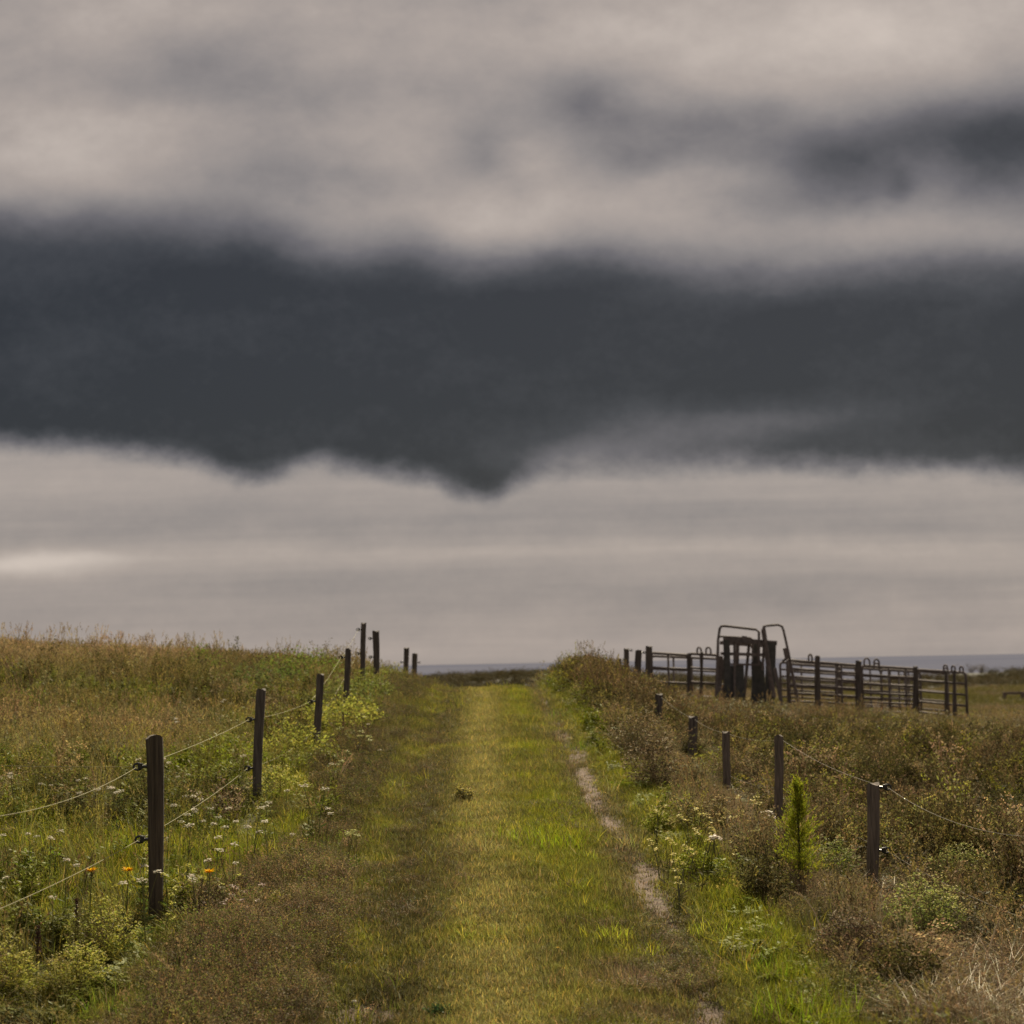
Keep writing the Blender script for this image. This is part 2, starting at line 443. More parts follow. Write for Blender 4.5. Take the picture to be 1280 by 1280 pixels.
def cover(x, y):
    """albedo of the vegetation that grows at x, y"""
    s = x - track_c(y)
    n = vnoise(x, y, .45, 31); n2 = vnoise(x, y, 1.3, 32); n3 = vnoise(x, y * .7, 3.5, 33, 2)
    c = np.tile(C_TURF, (len(x), 1))
    c = mixc(c, C_OLIVE, sst(.4, .7, n2) * .7)
    c = mixc(c, C_DARK, gs(s, -.66, .27) * (.45 + .5 * n3))
    c = mixc(c, C_YG, gs(s, .15, .5) * sst(.62, .72, n) * .8)
    # worn pale strip left of the middle
    pale = gs(s, -.18 - .02 * (y > 14), .30) * sst(7, 11, 30 - abs(y - 15) * .5)
    c = mixc(c, C_STRAW, np.clip(pale * (.45 + .9 * n), 0, 1) * .9)
    # lush strip right of the middle
    viv = gs(s, .42, .22) * sst(.3, .6, n2) + gs(s, .35, .3) * gs(y, 14, 2.2)
    c = mixc(c, C_VIV, np.clip(viv, 0, 1))
    # seeding brownish grass in the middle foreground
    c = mixc(c, C_PURP, gs(s, .55, .28) * gs(y, 9.3, 1.1) * sst(.35, .65, n))
    # ruts
    c = mixc(c, C_BROWN, gs(s, .86, .24) * .6)
    c = mixc(c, C_SOIL, gs(s, .86, .26) * sst(.5, .65, n) * .6)
    c = mixc(c, C_BROWN, gs(s, -.85, .3) * (.1 + .45 * sst(.45, .65, n2)))
    c = mixc(c, C_YG * .8, sst(.60, .72, vnoise(x, y, .6, 36)) * (s > -1.2) * .7)
    c = c * (.72 + .56 * vnoise(x, y, .35, 37))[:, None]
    # verge right of the right rut
    c = mixc(c, C_VIV, gs(s, 1.38, .34) * (.65 + .5 * n3))
    # brown strip on the left
    br = sst(0, .35, np.interp(y, [10, 13], [-1.1, -1.3]) - s) * (1 - sst(0, .35, LLIM(y) - s)) * sst(.2, .55, n)
    c = mixc(c, mixc(C_PURP[None] * np.ones_like(c), C_BROWN, sst(12, 15, y)), br * np.clip(.25 + .95 * n2, 0, .85))
    # left field
    lf = sst(0, .3, LLIM(y) - s)
    g = mixc(np.tile(C_VIV, (len(x), 1)) * .8, C_OLIVE, sst(.35, .65, n2))
    g = mixc(g, C_BROWN, sst(19, 26, y) * (.25 + .5 * n3))
    g = mixc(g, C_DARK, sst(.52, .7, n2) * .6)
    g = mixc(g, C_TAN, gs(y - .15 * x, 20.5, 1.8) * sst(-3.0, -4.0, x) * (.45 + .7 * n2))
    g = mixc(g, C_TAN, sst(27, 29, y) * sst(-4.5, -7, x) * .75)
    c = mixc(c, g, lf)
    # right field
    rf = sst(1.36, 1.56, s + .35 * (n2 - .5) - .12 * (y < 11))
    g = mixc(np.tile(C_BROWN, (len(x), 1)), C_DARK, sst(.35, .6, n3))
    g = mixc(g, C_OLIVE, sst(.45, .7, n2) * .6)
    g = mixc(g, C_TAN, (1 - sst(2.4, 3.0, x)) * .45 * sst(.3, .6, n) * (1-sst(26,30,y)))
    g = mixc(g, C_TAN * .8, (1 - sst(10.2, 11.4, y)) * sst(1.9, 2.3, x) * .85)
    g = mixc(g, C_TAN * .8, sst(36, 44, y) * .5)
    g = mixc(g, C_BROWN * .8, sst(24, 27, y) * (1 - sst(36, 40, y)) * (x < 4) * .85)
    c = mixc(c, g, np.maximum(rf, sst(1.2, 1.5, s) * sst(24, 27, y)))
    return c

# ------------------------------------------------------------------ ground sheet
def axis(pieces):
    out = []
    for a, b, st in pieces:
        out += list(np.arange(a, b - 1e-6, st))
    out.append(pieces[-1][1])
    return np.array(out)
gx = axis([(-420, -60, 24), (-60, -14, 2.3), (-14, -4, .4), (-4, -2.4, .12), (-2.4, 2.6, .055), (2.6, 5, .12), (5, 16, .4), (16, 60, 2.2), (60, 420, 24)])
gy = axis([(-30, -6, 3), (-6, 7, .4), (7, 14, .07), (14, 22, .1), (22, 42, .18), (42, 62, .5), (62, 140, 2), (140, 330, 6)])
GX, GY = np.meshgrid(gx, gy)
fx = GX.ravel(); fy = GY.ravel()
fz = CAMZ - terrain_h(fx, fy)
B = bare(fx, fy)
fz = fz - B * .025
nx, ny = len(gx), len(gy)
idx = np.arange(nx * ny).reshape(ny, nx)
faces = np.stack([idx[:-1, :-1], idx[:-1, 1:], idx[1:, 1:], idx[1:, :-1]], -1).reshape(-1, 4)
me = bpy.data.meshes.new('ground')
me.vertices.add(nx*ny); me.vertices.foreach_set('co', np.stack([fx, fy, fz], 1).astype(np.float32).ravel())
me.loops.add(len(faces)*4); me.loops.foreach_set('vertex_index', faces.ravel().astype(np.int32))
me.polygons.add(len(faces)); me.polygons.foreach_set('loop_start', np.arange(0, len(faces)*4, 4, dtype=np.int32))
me.polygons.foreach_set('loop_total', np.full(len(faces), 4, dtype=np.int32))
me.polygons.foreach_set('use_smooth', np.ones(len(faces), bool))
me.update(calc_edges=True)
cc = cover(fx, fy) * .75
FIELD = np.array([.095, .072, .05])
cc = mixc(cc, FIELD, sst(45, 60, fy))
soil = mixc(np.tile(C_SOIL, (len(fx), 1)), C_SOIL * .6, vnoise(fx, fy, .15, 41))
cc = mixc(cc, soil, B)
ca = me.color_attributes.new('ground_tint', 'FLOAT_COLOR', 'POINT')
a4 = np.ones((len(fx), 4), np.float32); a4[:, :3] = cc
ca.data.foreach_set('color', a4.ravel())
m, nt2, out = newmat('ground')
N = nt2.nodes.new; L = nt2.links.new
at = N('ShaderNodeAttribute'); at.attribute_name = 'ground_tint'
tcn = N('ShaderNodeTexCoord')
no = N('ShaderNodeTexNoise'); no.inputs['Scale'].default_value = 14; no.inputs['Detail'].default_value = 9; no.inputs['Roughness'].default_value = .7
L(tcn.outputs['Object'], no.inputs['Vector'])
mp = N('ShaderNodeMapping'); mp.inputs['Scale'].default_value = (.25, .06, 1); L(tcn.outputs['Object'], mp.inputs['Vector'])
no2 = N('ShaderNodeTexNoise'); no2.inputs['Scale'].default_value = 1; no2.inputs['Detail'].default_value = 7; L(mp.outputs[0], no2.inputs['Vector'])
mr = N('ShaderNodeMapRange'); mr.inputs[1].default_value = .3; mr.inputs[2].default_value = .7; mr.inputs[3].default_value = .55; mr.inputs[4].default_value = 1.45
L(no.outputs['Fac'], mr.inputs[0])
mr2 = N('ShaderNodeMapRange'); mr2.inputs[1].default_value = .3; mr2.inputs[2].default_value = .7; mr2.inputs[3].default_value = .75; mr2.inputs[4].default_value = 1.25
L(no2.outputs['Fac'], mr2.inputs[0])
mm = N('ShaderNodeMath'); mm.operation = 'MULTIPLY'; L(mr.outputs[0], mm.inputs[0]); L(mr2.outputs[0], mm.inputs[1])
vm = N('ShaderNodeVectorMath'); vm.operation = 'SCALE'; L(at.outputs['Color'], vm.inputs[0]); L(mm.outputs[0], vm.inputs['Scale'])
pb = N('ShaderNodeBsdfPrincipled'); pb.inputs['Roughness'].default_value = .95; pb.inputs['Specular IOR Level'].default_value = .15
L(vm.outputs[0], pb.inputs['Base Color'])
bp = N('ShaderNodeBump'); bp.inputs['Strength'].default_value = .7; bp.inputs['Distance'].default_value = .03
L(no.outputs['Fac'], bp.inputs['Height']); L(bp.outputs[0], pb.inputs['Normal'])
L(pb.outputs[0], out.inputs['Surface'])
me.materials.append(m)
ground = bpy.data.objects.new('ground', me); COL.objects.link(ground)
tag(ground, 'uneven grassy land with a two-rut farm track running over the rise', 'ground', kind='structure')

# ------------------------------------------------------------------ sea
ma, nt2, out = newmat('sea')
N = nt2.nodes.new; L = nt2.links.new
pb = N('ShaderNodeBsdfPrincipled'); pb.inputs['Roughness'].default_value = .55; pb.inputs['IOR'].default_value = 1.33
tcn = N('ShaderNodeTexCoord'); mp = N('ShaderNodeMapping'); mp.inputs['Scale'].default_value = (.0006, .00045, 1)
L(tcn.outputs['Object'], mp.inputs['Vector'])
no = N('ShaderNodeTexNoise'); no.inputs['Scale'].default_value = 1; no.inputs['Detail'].default_value = 6
L(mp.outputs[0], no.inputs['Vector'])
cr = N('ShaderNodeValToRGB'); cr.color_ramp.elements[0].position = .35; cr.color_ramp.elements[1].position = .65
cr.color_ramp.elements[0].color = (.082, .088, .125, 1); cr.color_ramp.elements[1].color = (.108, .112, .145, 1)
L(no.outputs['Fac'], cr.inputs[0]); L(cr.outputs[0], pb.inputs['Base Color'])
no = N('ShaderNodeTexNoise'); no.inputs['Scale'].default_value = .05; no.inputs['Detail'].default_value = 8
L(tcn.outputs['Object'], no.inputs['Vector'])
bp = N('ShaderNodeBump'); bp.inputs['Strength'].default_value = .5; bp.inputs['Distance'].default_value = 2
L(no.outputs['Fac'], bp.inputs['Height']); L(bp.outputs[0], pb.inputs['Normal'])
pb.inputs['Specular IOR Level'].default_value = 0
L(pb.outputs[0], out.inputs['Surface'])
b = MB()
ys = [310, 600, 1500, 4000, 10000, 30000, 60000]
for i in range(len(ys)-1):
    w0 = 400 + ys[i]; w1 = 400 + ys[i+1]
    b.add([(-w0, ys[i], -14), (w0, ys[i], -14), (w1, ys[i+1], -14), (-w1, ys[i+1], -14)], [(0, 1, 2, 3)])
sea = b.build('sea', ma); tag(sea, 'calm grey blue sea filling the horizon behind the dunes', 'sea', kind='structure')

# ------------------------------------------------------------------ far dunes
gx = np.arange(-260, 262, 1.6); gy = np.arange(150, 300, 2.0)
GX, GY = np.meshgrid(gx, gy); fx = GX.ravel(); fy = GY.ravel()
prof = sst(165, 215, fy) * (1 - sst(262, 298, fy))
pxx = fx / 225 * F + 640
crest = np.interp(pxx, [-1500, 300, 480, 560, 600, 640, 690, 760, 1100, 1190, 1215, 1240, 1262, 1282, 1400, 3200],
                  [2.2, 2.4, 2.9, 2.45, 2.35, 2.0, 2.15, 2.5, 4.6, 4.2, 3.55, 3.75, 3.9, 3.0, 2.6, 2.3])
lump = (vnoise(fx, fy, 16, 51, 4) - .5) * 1.3 + (vnoise(fx, fy, 5, 52, 3) - .5) * .8
base = CAMZ - terrain_h(fx, fy)
top = CAMZ - crest + lump * .55
fz = base - .6 + prof * (np.maximum(top, base + .1) - base + .6)
nx, ny = len(gx), len(gy); idx = np.arange(nx*ny).reshape(ny, nx)
faces = np.stack([idx[:-1, :-1], idx[:-1, 1:], idx[1:, 1:], idx[1:, :-1]], -1).reshape(-1, 4)
me = bpy.data.meshes.new('hills'); me.from_pydata(np.stack([fx, fy, fz], 1).tolist(), [], faces.tolist())
me.polygons.foreach_set('use_smooth', [True]*len(me.polygons))
M_DUNE = solidmat('dune_scrub', (.018, .018, .012), (.060, .055, .040), (.22, .22, .5), .95, 0, .6, 8, (.38, .68))
me.materials.append(M_DUNE)
hills = bpy.data.objects.new('hills', me); COL.objects.link(hills)
tag(hills, 'low scrub covered dunes in front of the sea', 'dunes', kind='structure')
def dune_z(x, y):
    i = int(round((x + 260) / 1.6)); j = int(round((y - 150) / 2.0))
    return float(fz[np.clip(j, 0, ny-1) * nx + np.clip(i, 0, nx-1)])

# ------------------------------------------------------------------ where the individual plants stand
YG = (.27, .27, .05); YGT = (.50, .45, .15); GRN = (.14, .16, .018); BRN = (.115, .082, .05); DK = (.065, .058, .018)
BUSHES = [
    ('frothy yellow-green plant at the lower left, in front of the nearest left post', 128, 1200, .22, .34, YG, YGT, 110, .022),
    ('frothy yellow-green plant at the lower left, with a dark seed spike behind it', 100, 1245, .17, .26, YG, YGT, 90, .022),
    ('frothy yellow-green plant cut by the left edge of the picture', 8, 1255, .16, .32, YG, YGT, 80, .022),
    ('low yellow-green plant in the brown grass right of the pink flowers', 345, 1143, .09, .13, YG, YGT, 40, .018),
    ('small yellow-green plant at the left edge of the lane', 347, 1090, .07, .12, YG, YGT, 34, .018),
    ('large yellow-green bush right of the third left post', 425, 915, .60, .48, YG, None, 120, .05),
    ('yellow-green bush on the bank right of the short left post', 448, 880, .62, .52, (.15, .17, .04), None, 110, .05),
    ('bright green bush on the skyline left of the third left post', 372, 856, .85, .62, (.13, .17, .03), None, 120, .06),
    ('round bright green bush on the left skyline', 256, 850, .48, .58, (.13, .16, .03), None, 100, .06),
    ('yellow-green leafy bush between the second and third left posts', 365, 950, .5, .42, YG, None, 100, .045),
    ('olive green bush behind the third left post', 320, 868, .8, .50, (.09, .11, .03), None, 100, .055),
    ('yellow-green bush at the foot of the second left post', 352, 1000, .3, .32, YG, YGT, 80, .03),
    ('dense yellow-green bush right of the nearest right post, lower one', 1160, 1180, .27, .42, (.17, .19, .05), YGT, 130, .026),
    ('pale green bush right of the nearest right post, upper one by the wire', 1205, 1110, .32, .34, (.15, .17, .05), YGT, 120, .026),
    ('light green bush right of the bright conifer sapling', 1045, 1105, .18, .34, (.13, .15, .04), (.25, .25, .10), 70, .026),
    ('yellowish bush below the right end of the corral', 1130, 905, .5, .32, (.26, .24, .05), None, 80, .06),
    ('yellowish bush below the hoops at the right end of the corral', 1172, 908, .6, .30, (.26, .24, .05), None, 80, .06),
    ('small yellowish bush just right of the corral foot', 1210, 903, .35, .28, (.24, .22, .05), None, 60, .06),
    ('rounded ochre bush under the cattle crush', 925, 884, 1.1, .52, (.17, .14, .045), None, 140, .06),
    ('dark leafy bush at the edge of the right verge', 955, 1135, .20, .34, DK, None, 110, .03),
    ('dark brown bush in front of the nearest right post', 1065, 1215, .22, .34, BRN, (.2, .15, .09), 110, .026),
    ('dark green leafy bush at the lower right', 1130, 1245, .22, .30, DK, None, 110, .03),
    ('brown bushy weed beside the lane, left of the third right post', 818, 990, .34, .55, (.10, .075, .04), (.25, .19, .12), 120, .035),
    ('brown bushy weed on the right verge below the skyline posts', 800, 955, .40, .60, (.09, .07, .035), (.24, .18, .11), 120, .035),
    ('green leafy plant at the grassy edge under the cream umbels', 822, 1045, .12, .22, GRN, YGT, 60, .026),
    ('bright green plant at the grassy edge right of the bare rut', 870, 1100, .16, .22, GRN, (.34, .34, .04), 70, .026),
    ]
TUSSOCKS = [
    ('large bright green grass tussock at the bottom edge, right of the lane', 1010, 1282, .26, .22, (.15, .19, .012), 620),
    ('bright green grass tussock on the right verge above the bottom edge', 985, 1225, .22, .16, (.13, .19, .012), 360),
    ('bright green grass tussock at the right verge below the dark bush', 960, 1180, .16, .13, (.11, .16, .015), 260),
    ('yellow-green tussock beside the right rut, upper of two', 758, 1180, .16, .15, (.32, .34, .03), 300),
    ('yellow-green tussock beside the right rut, lower of two', 805, 1196, .13, .12, (.30, .31, .03), 220),
    ('yellow-green grass clump at the left end of the right verge', 895, 1170, .15, .14, (.28, .30, .03), 220),
    ('tall vivid green grass patch in the middle of the lane', 690, 1062, .26, .19, (.20, .25, .012), 420),
    ('vivid green grass patch in the lane, left of the tall patch', 645, 1050, .24, .16, (.20, .24, .015), 340),
    ('yellow-flowering grass patch halfway up the lane', 660, 975, .28, .14, (.28, .28, .02), 300),
    ('bright green grass tuft at the left edge of the lane', 402, 1065, .16, .20, (.14, .19, .02), 180),
    ('small yellow tuft in the pale strip at the bottom of the lane', 600, 1210, .13, .05, (.22, .21, .03), 120),
    ('bright green grass at the lower left corner, below the frothy plants', 150, 1275, .20, .20, (.13, .19, .02), 260),
    ('thin green tuft of long blades right of the frothy plants', 205, 1235, .14, .26, (.16, .18, .03), 60),
    ('green grass tuft on the verge right of the far rut', 745, 935, .35, .16, (.10, .15, .012), 260),
    ('green grass tuft at the top of the right verge', 712, 895, .45, .16, (.10, .15, .015), 260),
    ]
STRAWS = [
    ('tangled straw-coloured grass heap in the lower right corner', 1225, 1290, .36, .36, (.25, .19, .12), 420),
    ('tangled straw-coloured grass at the right edge above the corner', 1265, 1240, .32, .38, (.25, .19, .12), 320),
    ('straw-coloured grass clump left of the corner heap', 1165, 1275, .26, .30, (.25, .19, .12), 220),
    ('pinkish straw grass clump left of the sapling', 925, 1060, .26, .34, (.24, .16, .10), 160),
    ('straw grass clump at the foot of the nearest right post', 1075, 1125, .26, .28, (.25, .19, .12), 200),
    ]
SPOTS = []
for q in BUSHES: p_ = hit(q[1], q[2]); SPOTS.append((p_.x, p_.y, q[3] * 1.1, 1.3, .45))
for q in TUSSOCKS: p_ = hit(q[1], q[2]); SPOTS.append((p_.x, p_.y, q[3], .6, .5))
for q in STRAWS: p_ = hit(q[1], q[2]); SPOTS.append((p_.x, p_.y, q[3] * 1.1, .9, .4))
for (a, d, f, r_, k_) in [(196, 11, 1.4, .16, .45), (322, 16.5, 2.2, .16, .45), (396, 21, 2.2, .16, .45), (1090, 13.3, 2.2, .22, .3), (973, 16.6, 3.2, .24, .3), (908, 18.9, 4.5, .28, .22), (865, 23.5, 5.5, .30, .22), (824, 27.5, 4.5, .30, .3)]:
    p_ = at_d(a, 900, d); SPOTS.append((p_.x, p_.y, r_, f, k_))
for (a, b_, r_) in [(905, 1060, .4), (860, 1060, .3), (945, 1040, .3)]:
    p_ = hit(a, b_); SPOTS.append((p_.x, p_.y, r_, .8, .75))
p_ = hit(1000, 1112); SPOTS.append((p_.x, p_.y, .2, 1.4, .4))
def clearing(P):
    f = np.ones(len(P))
    for (cx, cy, r, front, k) in SPOTS:
        # lower growth around and before the plant, along the slope towards the lane
        t = np.clip((cy - P[:, 1]) / front, -1, 2)
        xx = cx * (P[:, 1] / cy)
        m_ = (np.abs(P[:, 0] - xx) < r) & (P[:, 1] < cy + r) & (P[:, 1] > cy - front)
        f = np.where(m_, np.minimum(f, k), f)
    return f

# ------------------------------------------------------------------ tuft sources (kept outside the scene, instanced as ground cover)
def rd(a, b): return random.uniform(a, b)
def rdir():
    a = rd(0, 2*math.pi); return Vector((math.cos(a), math.sin(a), 0))

def col_of(name):
    return bpy.data.collections.new(name)
def jc(base=(1, 1, 1), v=.25, h=.08):
    k = rd(1-v, 1+v)
    return tuple(max(0, c * k * rd(1-h, 1+h)) for c in base)

def src_turf(i, h=.055, n=34, r=.085, w=.0042):
    b = MB()
    for _ in range(n):
        a = rd(0, 6.283); q = r * math.sqrt(random.random())
        b.cc = jc((1, 1, 1), .35, .1)
        if random.random() < .2: b.cc = jc((2.0, 1.55, 1.5), .3)
        b.blade((q*math.cos(a), q*math.sin(a), -.01), rdir(), h * rd(.5, 1.3), w*rd(.7, 1.3), rd(.1, .9), 2)
    return b.build('turf_tuft', M_GRASS, link=False)

def src_blades(i, h=.3, n=30, r=.09, w=.007):
    b = MB()
    for _ in range(n):
        a = rd(0, 6.283); q = r * math.sqrt(random.random())
        b.cc = jc((1, 1, 1), .3, .1)
        if random.random() < .22: b.cc = jc((2.0, 1.5, 1.3), .3)
        d = (Vector((math.cos(a), math.sin(a), 0)) + rdir()*.6).normalized()
        b.blade((q*math.cos(a), q*math.sin(a), -.02), d, h * rd(.45, 1.15), w*rd(.6, 1.3), rd(.1, .75), 4)
    return b.build('blade_tuft', M_GRASS, link=False)

def panicle(b, p, up, l, n, sw, spread, colr):
    for k in range(n):
        b.cc = jc(colr, .3)
        t = k / n
        q = p + up * (l * t)
        d = (rdir() * spread + Vector((0, 0, 1))).normalized()
        b.leaf(q, d, rdir(), l * rd(.18, .35), sw * rd(.6, 1.3))

def src_dry(i, h=.6, n=14):
    b = MB()
    for _ in range(16):
        b.cc = jc((.75, .8, .6), .3)
        b.blade(rdir() * rd(0, .1) + Vector((0, 0, -.02)), rdir(), h * rd(.25, .55), .006, rd(.2, .9), 3)
    for _ in range(n):
        b.cc = jc((1, 1, 1), .25)
        d = rdir(); p0 = rdir() * rd(0, .09) + Vector((0, 0, -.02))
        hh = h * rd(.6, 1.12)
        tip = b.blade(p0, d, hh, .0042, rd(.03, .28), 4, .6)
        panicle(b, tip - Vector((0, 0, hh*.02)), (Vector((0, 0, 1)) + d*rd(.1, .6)).normalized(), hh * .17, 9, .011, .45, (1.15, 1.0, .85))
    return b.build('dry_tuft', M_GRASS, link=False)

def src_bent(i, h=.24, n=20):
    b = MB()
    for _ in range(16):
        b.cc = jc((.6, .85, .35), .3)
        b.blade(rdir() * rd(0, .1) + Vector((0, 0, -.02)), rdir(), h * rd(.2, .5), .004, rd(.2, .9), 2)
    for _ in range(n):
        b.cc = jc((1, 1, 1), .3)
        d = rdir(); p0 = rdir() * rd(0, .11)
        hh = h * rd(.6, 1.15)
        b.cc = jc(random.choice([(1, 1, 1), (1, 1, 1), (1.8, 1.6, 1.2), (.6, .6, .5), (.8, 1.1, .5)]), .3)
        tip = b.blade(p0, d, hh, .0034, rd(.05, .4), 3, .7)
        for k in range(9):
            q = tip + Vector((rd(-1, 1)*.022, rd(-1, 1)*.022, rd(-.06, .03)))
            b.leaf(q, rdir() + Vector((0, 0, .8)), rdir(), rd(.009, .017), rd(.004, .007))
    return b.build('bent_tuft', M_GRASS, link=False)

def src_herb(i, h=.34, n=9, lw=.016):
    b = MB()
    for _ in range(n):
        d = rdir(); p0 = rdir() * rd(0, .09)
        hh = h * rd(.6, 1.1); bend = rd(.05, .3)
        b.cc = jc((.8, .7, .5), .2)
        b.blade(p0, d, hh, .005, bend, 3, .6)
        for k in range(int(18)):
            t = rd(.12, 1.0)
            p = p0 + Vector((0, 0, hh*(t - .35*bend*t*t))) + d*(hh*bend*t*t)
            b.cc = jc((1, 1.05, 1), .3)
            b.leaf(p, rdir() + Vector((0, 0, rd(-.1, .9))), Vector((rd(-.4, .4), rd(-.4, .4), 1)), rd(.03, .06), lw*rd(.6, 1.3))
    return b.build('herb_tuft', M_GRASS, link=False)

def src_heath(i, h=.36):
    """low scrubby clump: twiggy, tiny leaves, dark, with paler seed heads"""
    b = MB()
    for _ in range(20):
        d = rdir(); hh = h * rd(.5, 1.1); bend = rd(.2, .8)
        p0 = rdir() * rd(0, .06)
        b.cc = jc((.6, .45, .4), .2)
        b.blade(p0, d, hh, .005, bend, 3, .6)
        for k in range(20):
            t = rd(.2, 1.05)
            p = p0 + Vector((0, 0, hh*(t - .35*bend*t*t))) + d*(hh*bend*t*t)
            p += Vector((rd(-1, 1), rd(-1, 1), rd(-1, 1))) * .03
            b.cc = jc((1, 1, .9), .4, .12)
            b.leaf(p, rdir() + Vector((0, 0, rd(-.2, 1.2))), rdir(), rd(.014, .032), rd(.006, .013))
        if random.random() < .4:
            tip = p0 + Vector((0, 0, hh*(1 - .35*bend))) + d*(hh*bend)
            for k in range(8):
                b.cc = jc((2.1, 1.85, 1.55), .3)
                b.leaf(tip + Vector((rd(-1, 1), rd(-1, 1), rd(-.6, 1)))*.02, rdir() + Vector((0, 0, .6)), rdir(), .014, .007)
    return b.build('heath_tuft', M_GRASS, link=False)

def make_src(name, fn, n, *a, **k):
    c = col_of(name)
    for i in range(n):
        c.objects.link(fn(i, *a, **k))
    return c

SRC = {
    'turf': make_src('turf_src', src_turf, 5),
    'blades': make_src('blade_src', src_blades, 5),
    'dry': make_src('dry_src', src_dry, 5),
    'bent': make_src('bent_src', src_bent, 5),
    'herb': make_src('herb_src', src_herb, 5),
    'heath': make_src('heath_src', src_heath, 5),
}

def scatter(name, pts, scale, tint, src, label, cat, tilt=.15):
    n = len(pts)
    me = bpy.data.meshes.new(name); me.vertices.add(n)
    me.vertices.foreach_set('co', np.asarray(pts, np.float32).ravel())
    def attr(nm, ty, arr, key='value'):
        a = me.attributes.new(nm, ty, 'POINT'); a.data.foreach_set(key, np.ascontiguousarray(arr).ravel())
    scale = np.array(scale, float)
    if name != 'turf_grass': scale[:, 2] *= clearing(np.asarray(pts))
    rot = np.stack([rng.normal(0, tilt, n), rng.normal(0, tilt, n), rng.uniform(0, 6.283, n)], 1).astype(np.float32)
    attr('rot', 'FLOAT_VECTOR', rot, 'vector')
    attr('scl', 'FLOAT_VECTOR', np.asarray(scale, np.float32), 'vector')
    t4 = np.ones((n, 4), np.float32); t4[:, :3] = tint
    attr('tint', 'FLOAT_COLOR', t4, 'color')
    attr('pick', 'INT', rng.integers(0, 5, n).astype(np.int32))
    o = bpy.data.objects.new(name, me); COL.objects.link(o)
    g = bpy.data.node_groups.new(name + '_scatter', 'GeometryNodeTree')
    g.interface.new_socket('Geometry', in_out='INPUT', socket_type='NodeSocketGeometry')
    g.interface.new_socket('Geometry', in_out='OUTPUT', socket_type='NodeSocketGeometry')
    N = g.nodes.new; L = g.links.new
    gi = N('NodeGroupInput'); go = N('NodeGroupOutput')
    ci = N('GeometryNodeCollectionInfo'); ci.inputs['Collection'].default_value = src
    ci.inputs['Separate Children'].default_value = True; ci.inputs['Reset Children'].default_value = True
    ip = N('GeometryNodeInstanceOnPoints'); ip.inputs['Pick Instance'].default_value = True
    def na(nm, ty):
        k = N('GeometryNodeInputNamedAttribute'); k.data_type = ty; k.inputs['Name'].default_value = nm
        return k.outputs['Attribute']
    mtp = N('GeometryNodeMeshToPoints'); L(gi.outputs[0], mtp.inputs['Mesh'])
    L(mtp.outputs[0], ip.inputs['Points']); L(ci.outputs[0], ip.inputs['Instance'])
    L(na('pick', 'INT'), ip.inputs['Instance Index'])
    L(na('rot', 'FLOAT_VECTOR'), ip.inputs['Rotation']); L(na('scl', 'FLOAT_VECTOR'), ip.inputs['Scale'])
    L(ip.outputs[0], go.inputs[0])
    md = o.modifiers.new('scatter', 'NODES'); md.node_group = g
    tag(o, label, cat, kind='stuff')
    print('SCATTER', name, n)
    return o

def sample(n, y0, y1, margin=2.2, k=.31, power=1.0):
    """points in the wedge the lane opens on, density ~ 1/y**power"""
    y = y0 + (y1 - y0) * rng.random(n * 2)
    w = k * y + margin
    keep = rng.random(n * 2) < (w / (k * y1 + margin)) * (y0 / y) ** power * 1.0 + 0
    y = y[keep][:n]
    w = k * y + margin
    x = rng.uniform(-1, 1, len(y)) * w
    return x, y

def finish(x, y, sc, tint, jit=.28):
    z = CAMZ - terrain_h(x, y)
    n = len(x)
    pal = np.array([C_TAN, C_OLIVE, C_DARK, C_BROWN * 1.2, C_YG * .8, C_STRAW])
    tint = mixc(tint, pal[rng.integers(0, 6, n)], rng.random(n) ** 2.2 * .65)
    t = tint * rng.uniform(1-jit, 1+jit, (n, 1)) * rng.uniform(.93, 1.07, (n, 3))
    return np.stack([x, y, z], 1), t

# short turf on the lane
x, y = sample(420000, 6.5, 42, 0.4, .0, 1.0)
x = rng.uniform(-2.1, 2.2, len(y)) + track_c(y)
B = bare(x, y); s = x - track_c(y)
keep = (rng.random(len(x)) > B * .93) & (rng.random(len(x)) < .9 - .35 * gs(s, .86, .2))
x, y, s = x[keep], y[keep], s[keep]
x, y, s = x[:70000], y[:70000], s[:70000]
hg = .75 + .7 * vnoise(x, y, .6, 61) - .35 * gs(s, -.2, .35) - .55 * gs(s, .86, .28) - .2 * gs(s, -.86, .25) + .9 * sst(1.05, 1.5, abs(s)) + .35 * gs(s, .45, .2)
sc = np.interp(y, [8, 20, 40], [1.0, 1.3, 1.8])
P, t = finish(x, y, None, cover(x, y), .2)
scatter('turf_grass', P, np.stack([sc, sc, sc * np.clip(hg, .35, 3)], 1), t, SRC['turf'], 'short trodden grass covering the lane between the fences', 'grass', .2)

# longer green grass
x, y = sample(150000, 7, 60, 2.2, .31, .9)
s = x - track_c(y); n = vnoise(x, y, 1.2, 71); nb = vnoise(x, y, .5, 72)
p = np.where(abs(s) < 1.15, .22 * sst(.62, .72, vnoise(x, y, .4, 77)), .5)
p = p + .8 * gs(s, 1.42, .3) * sst(.25, .5, nb) * (y < 30)
p = p + .16 * gs(s, .4, .22) * gs(y, 13.8, 2.0) * sst(.45, .6, n)
p = np.where((s < -1.15) & (s > LLIM(y)), .12, p)
p = np.where(s <= LLIM(y), .7, p)
p = np.where(s > 2.1, .28, p)
p = np.where(y > 38, p * .6, p)
keep = rng.random(len(x)) < p
x, y, s = x[keep][:42000], y[keep][:42000], s[keep][:42000]
tint = mixc(cover(x, y), C_VIV, .40 * (abs(s) < 2.4) + .12)
tint = tint * (.55 + .9 * vnoise(x, y, .7, 74))[:, None]
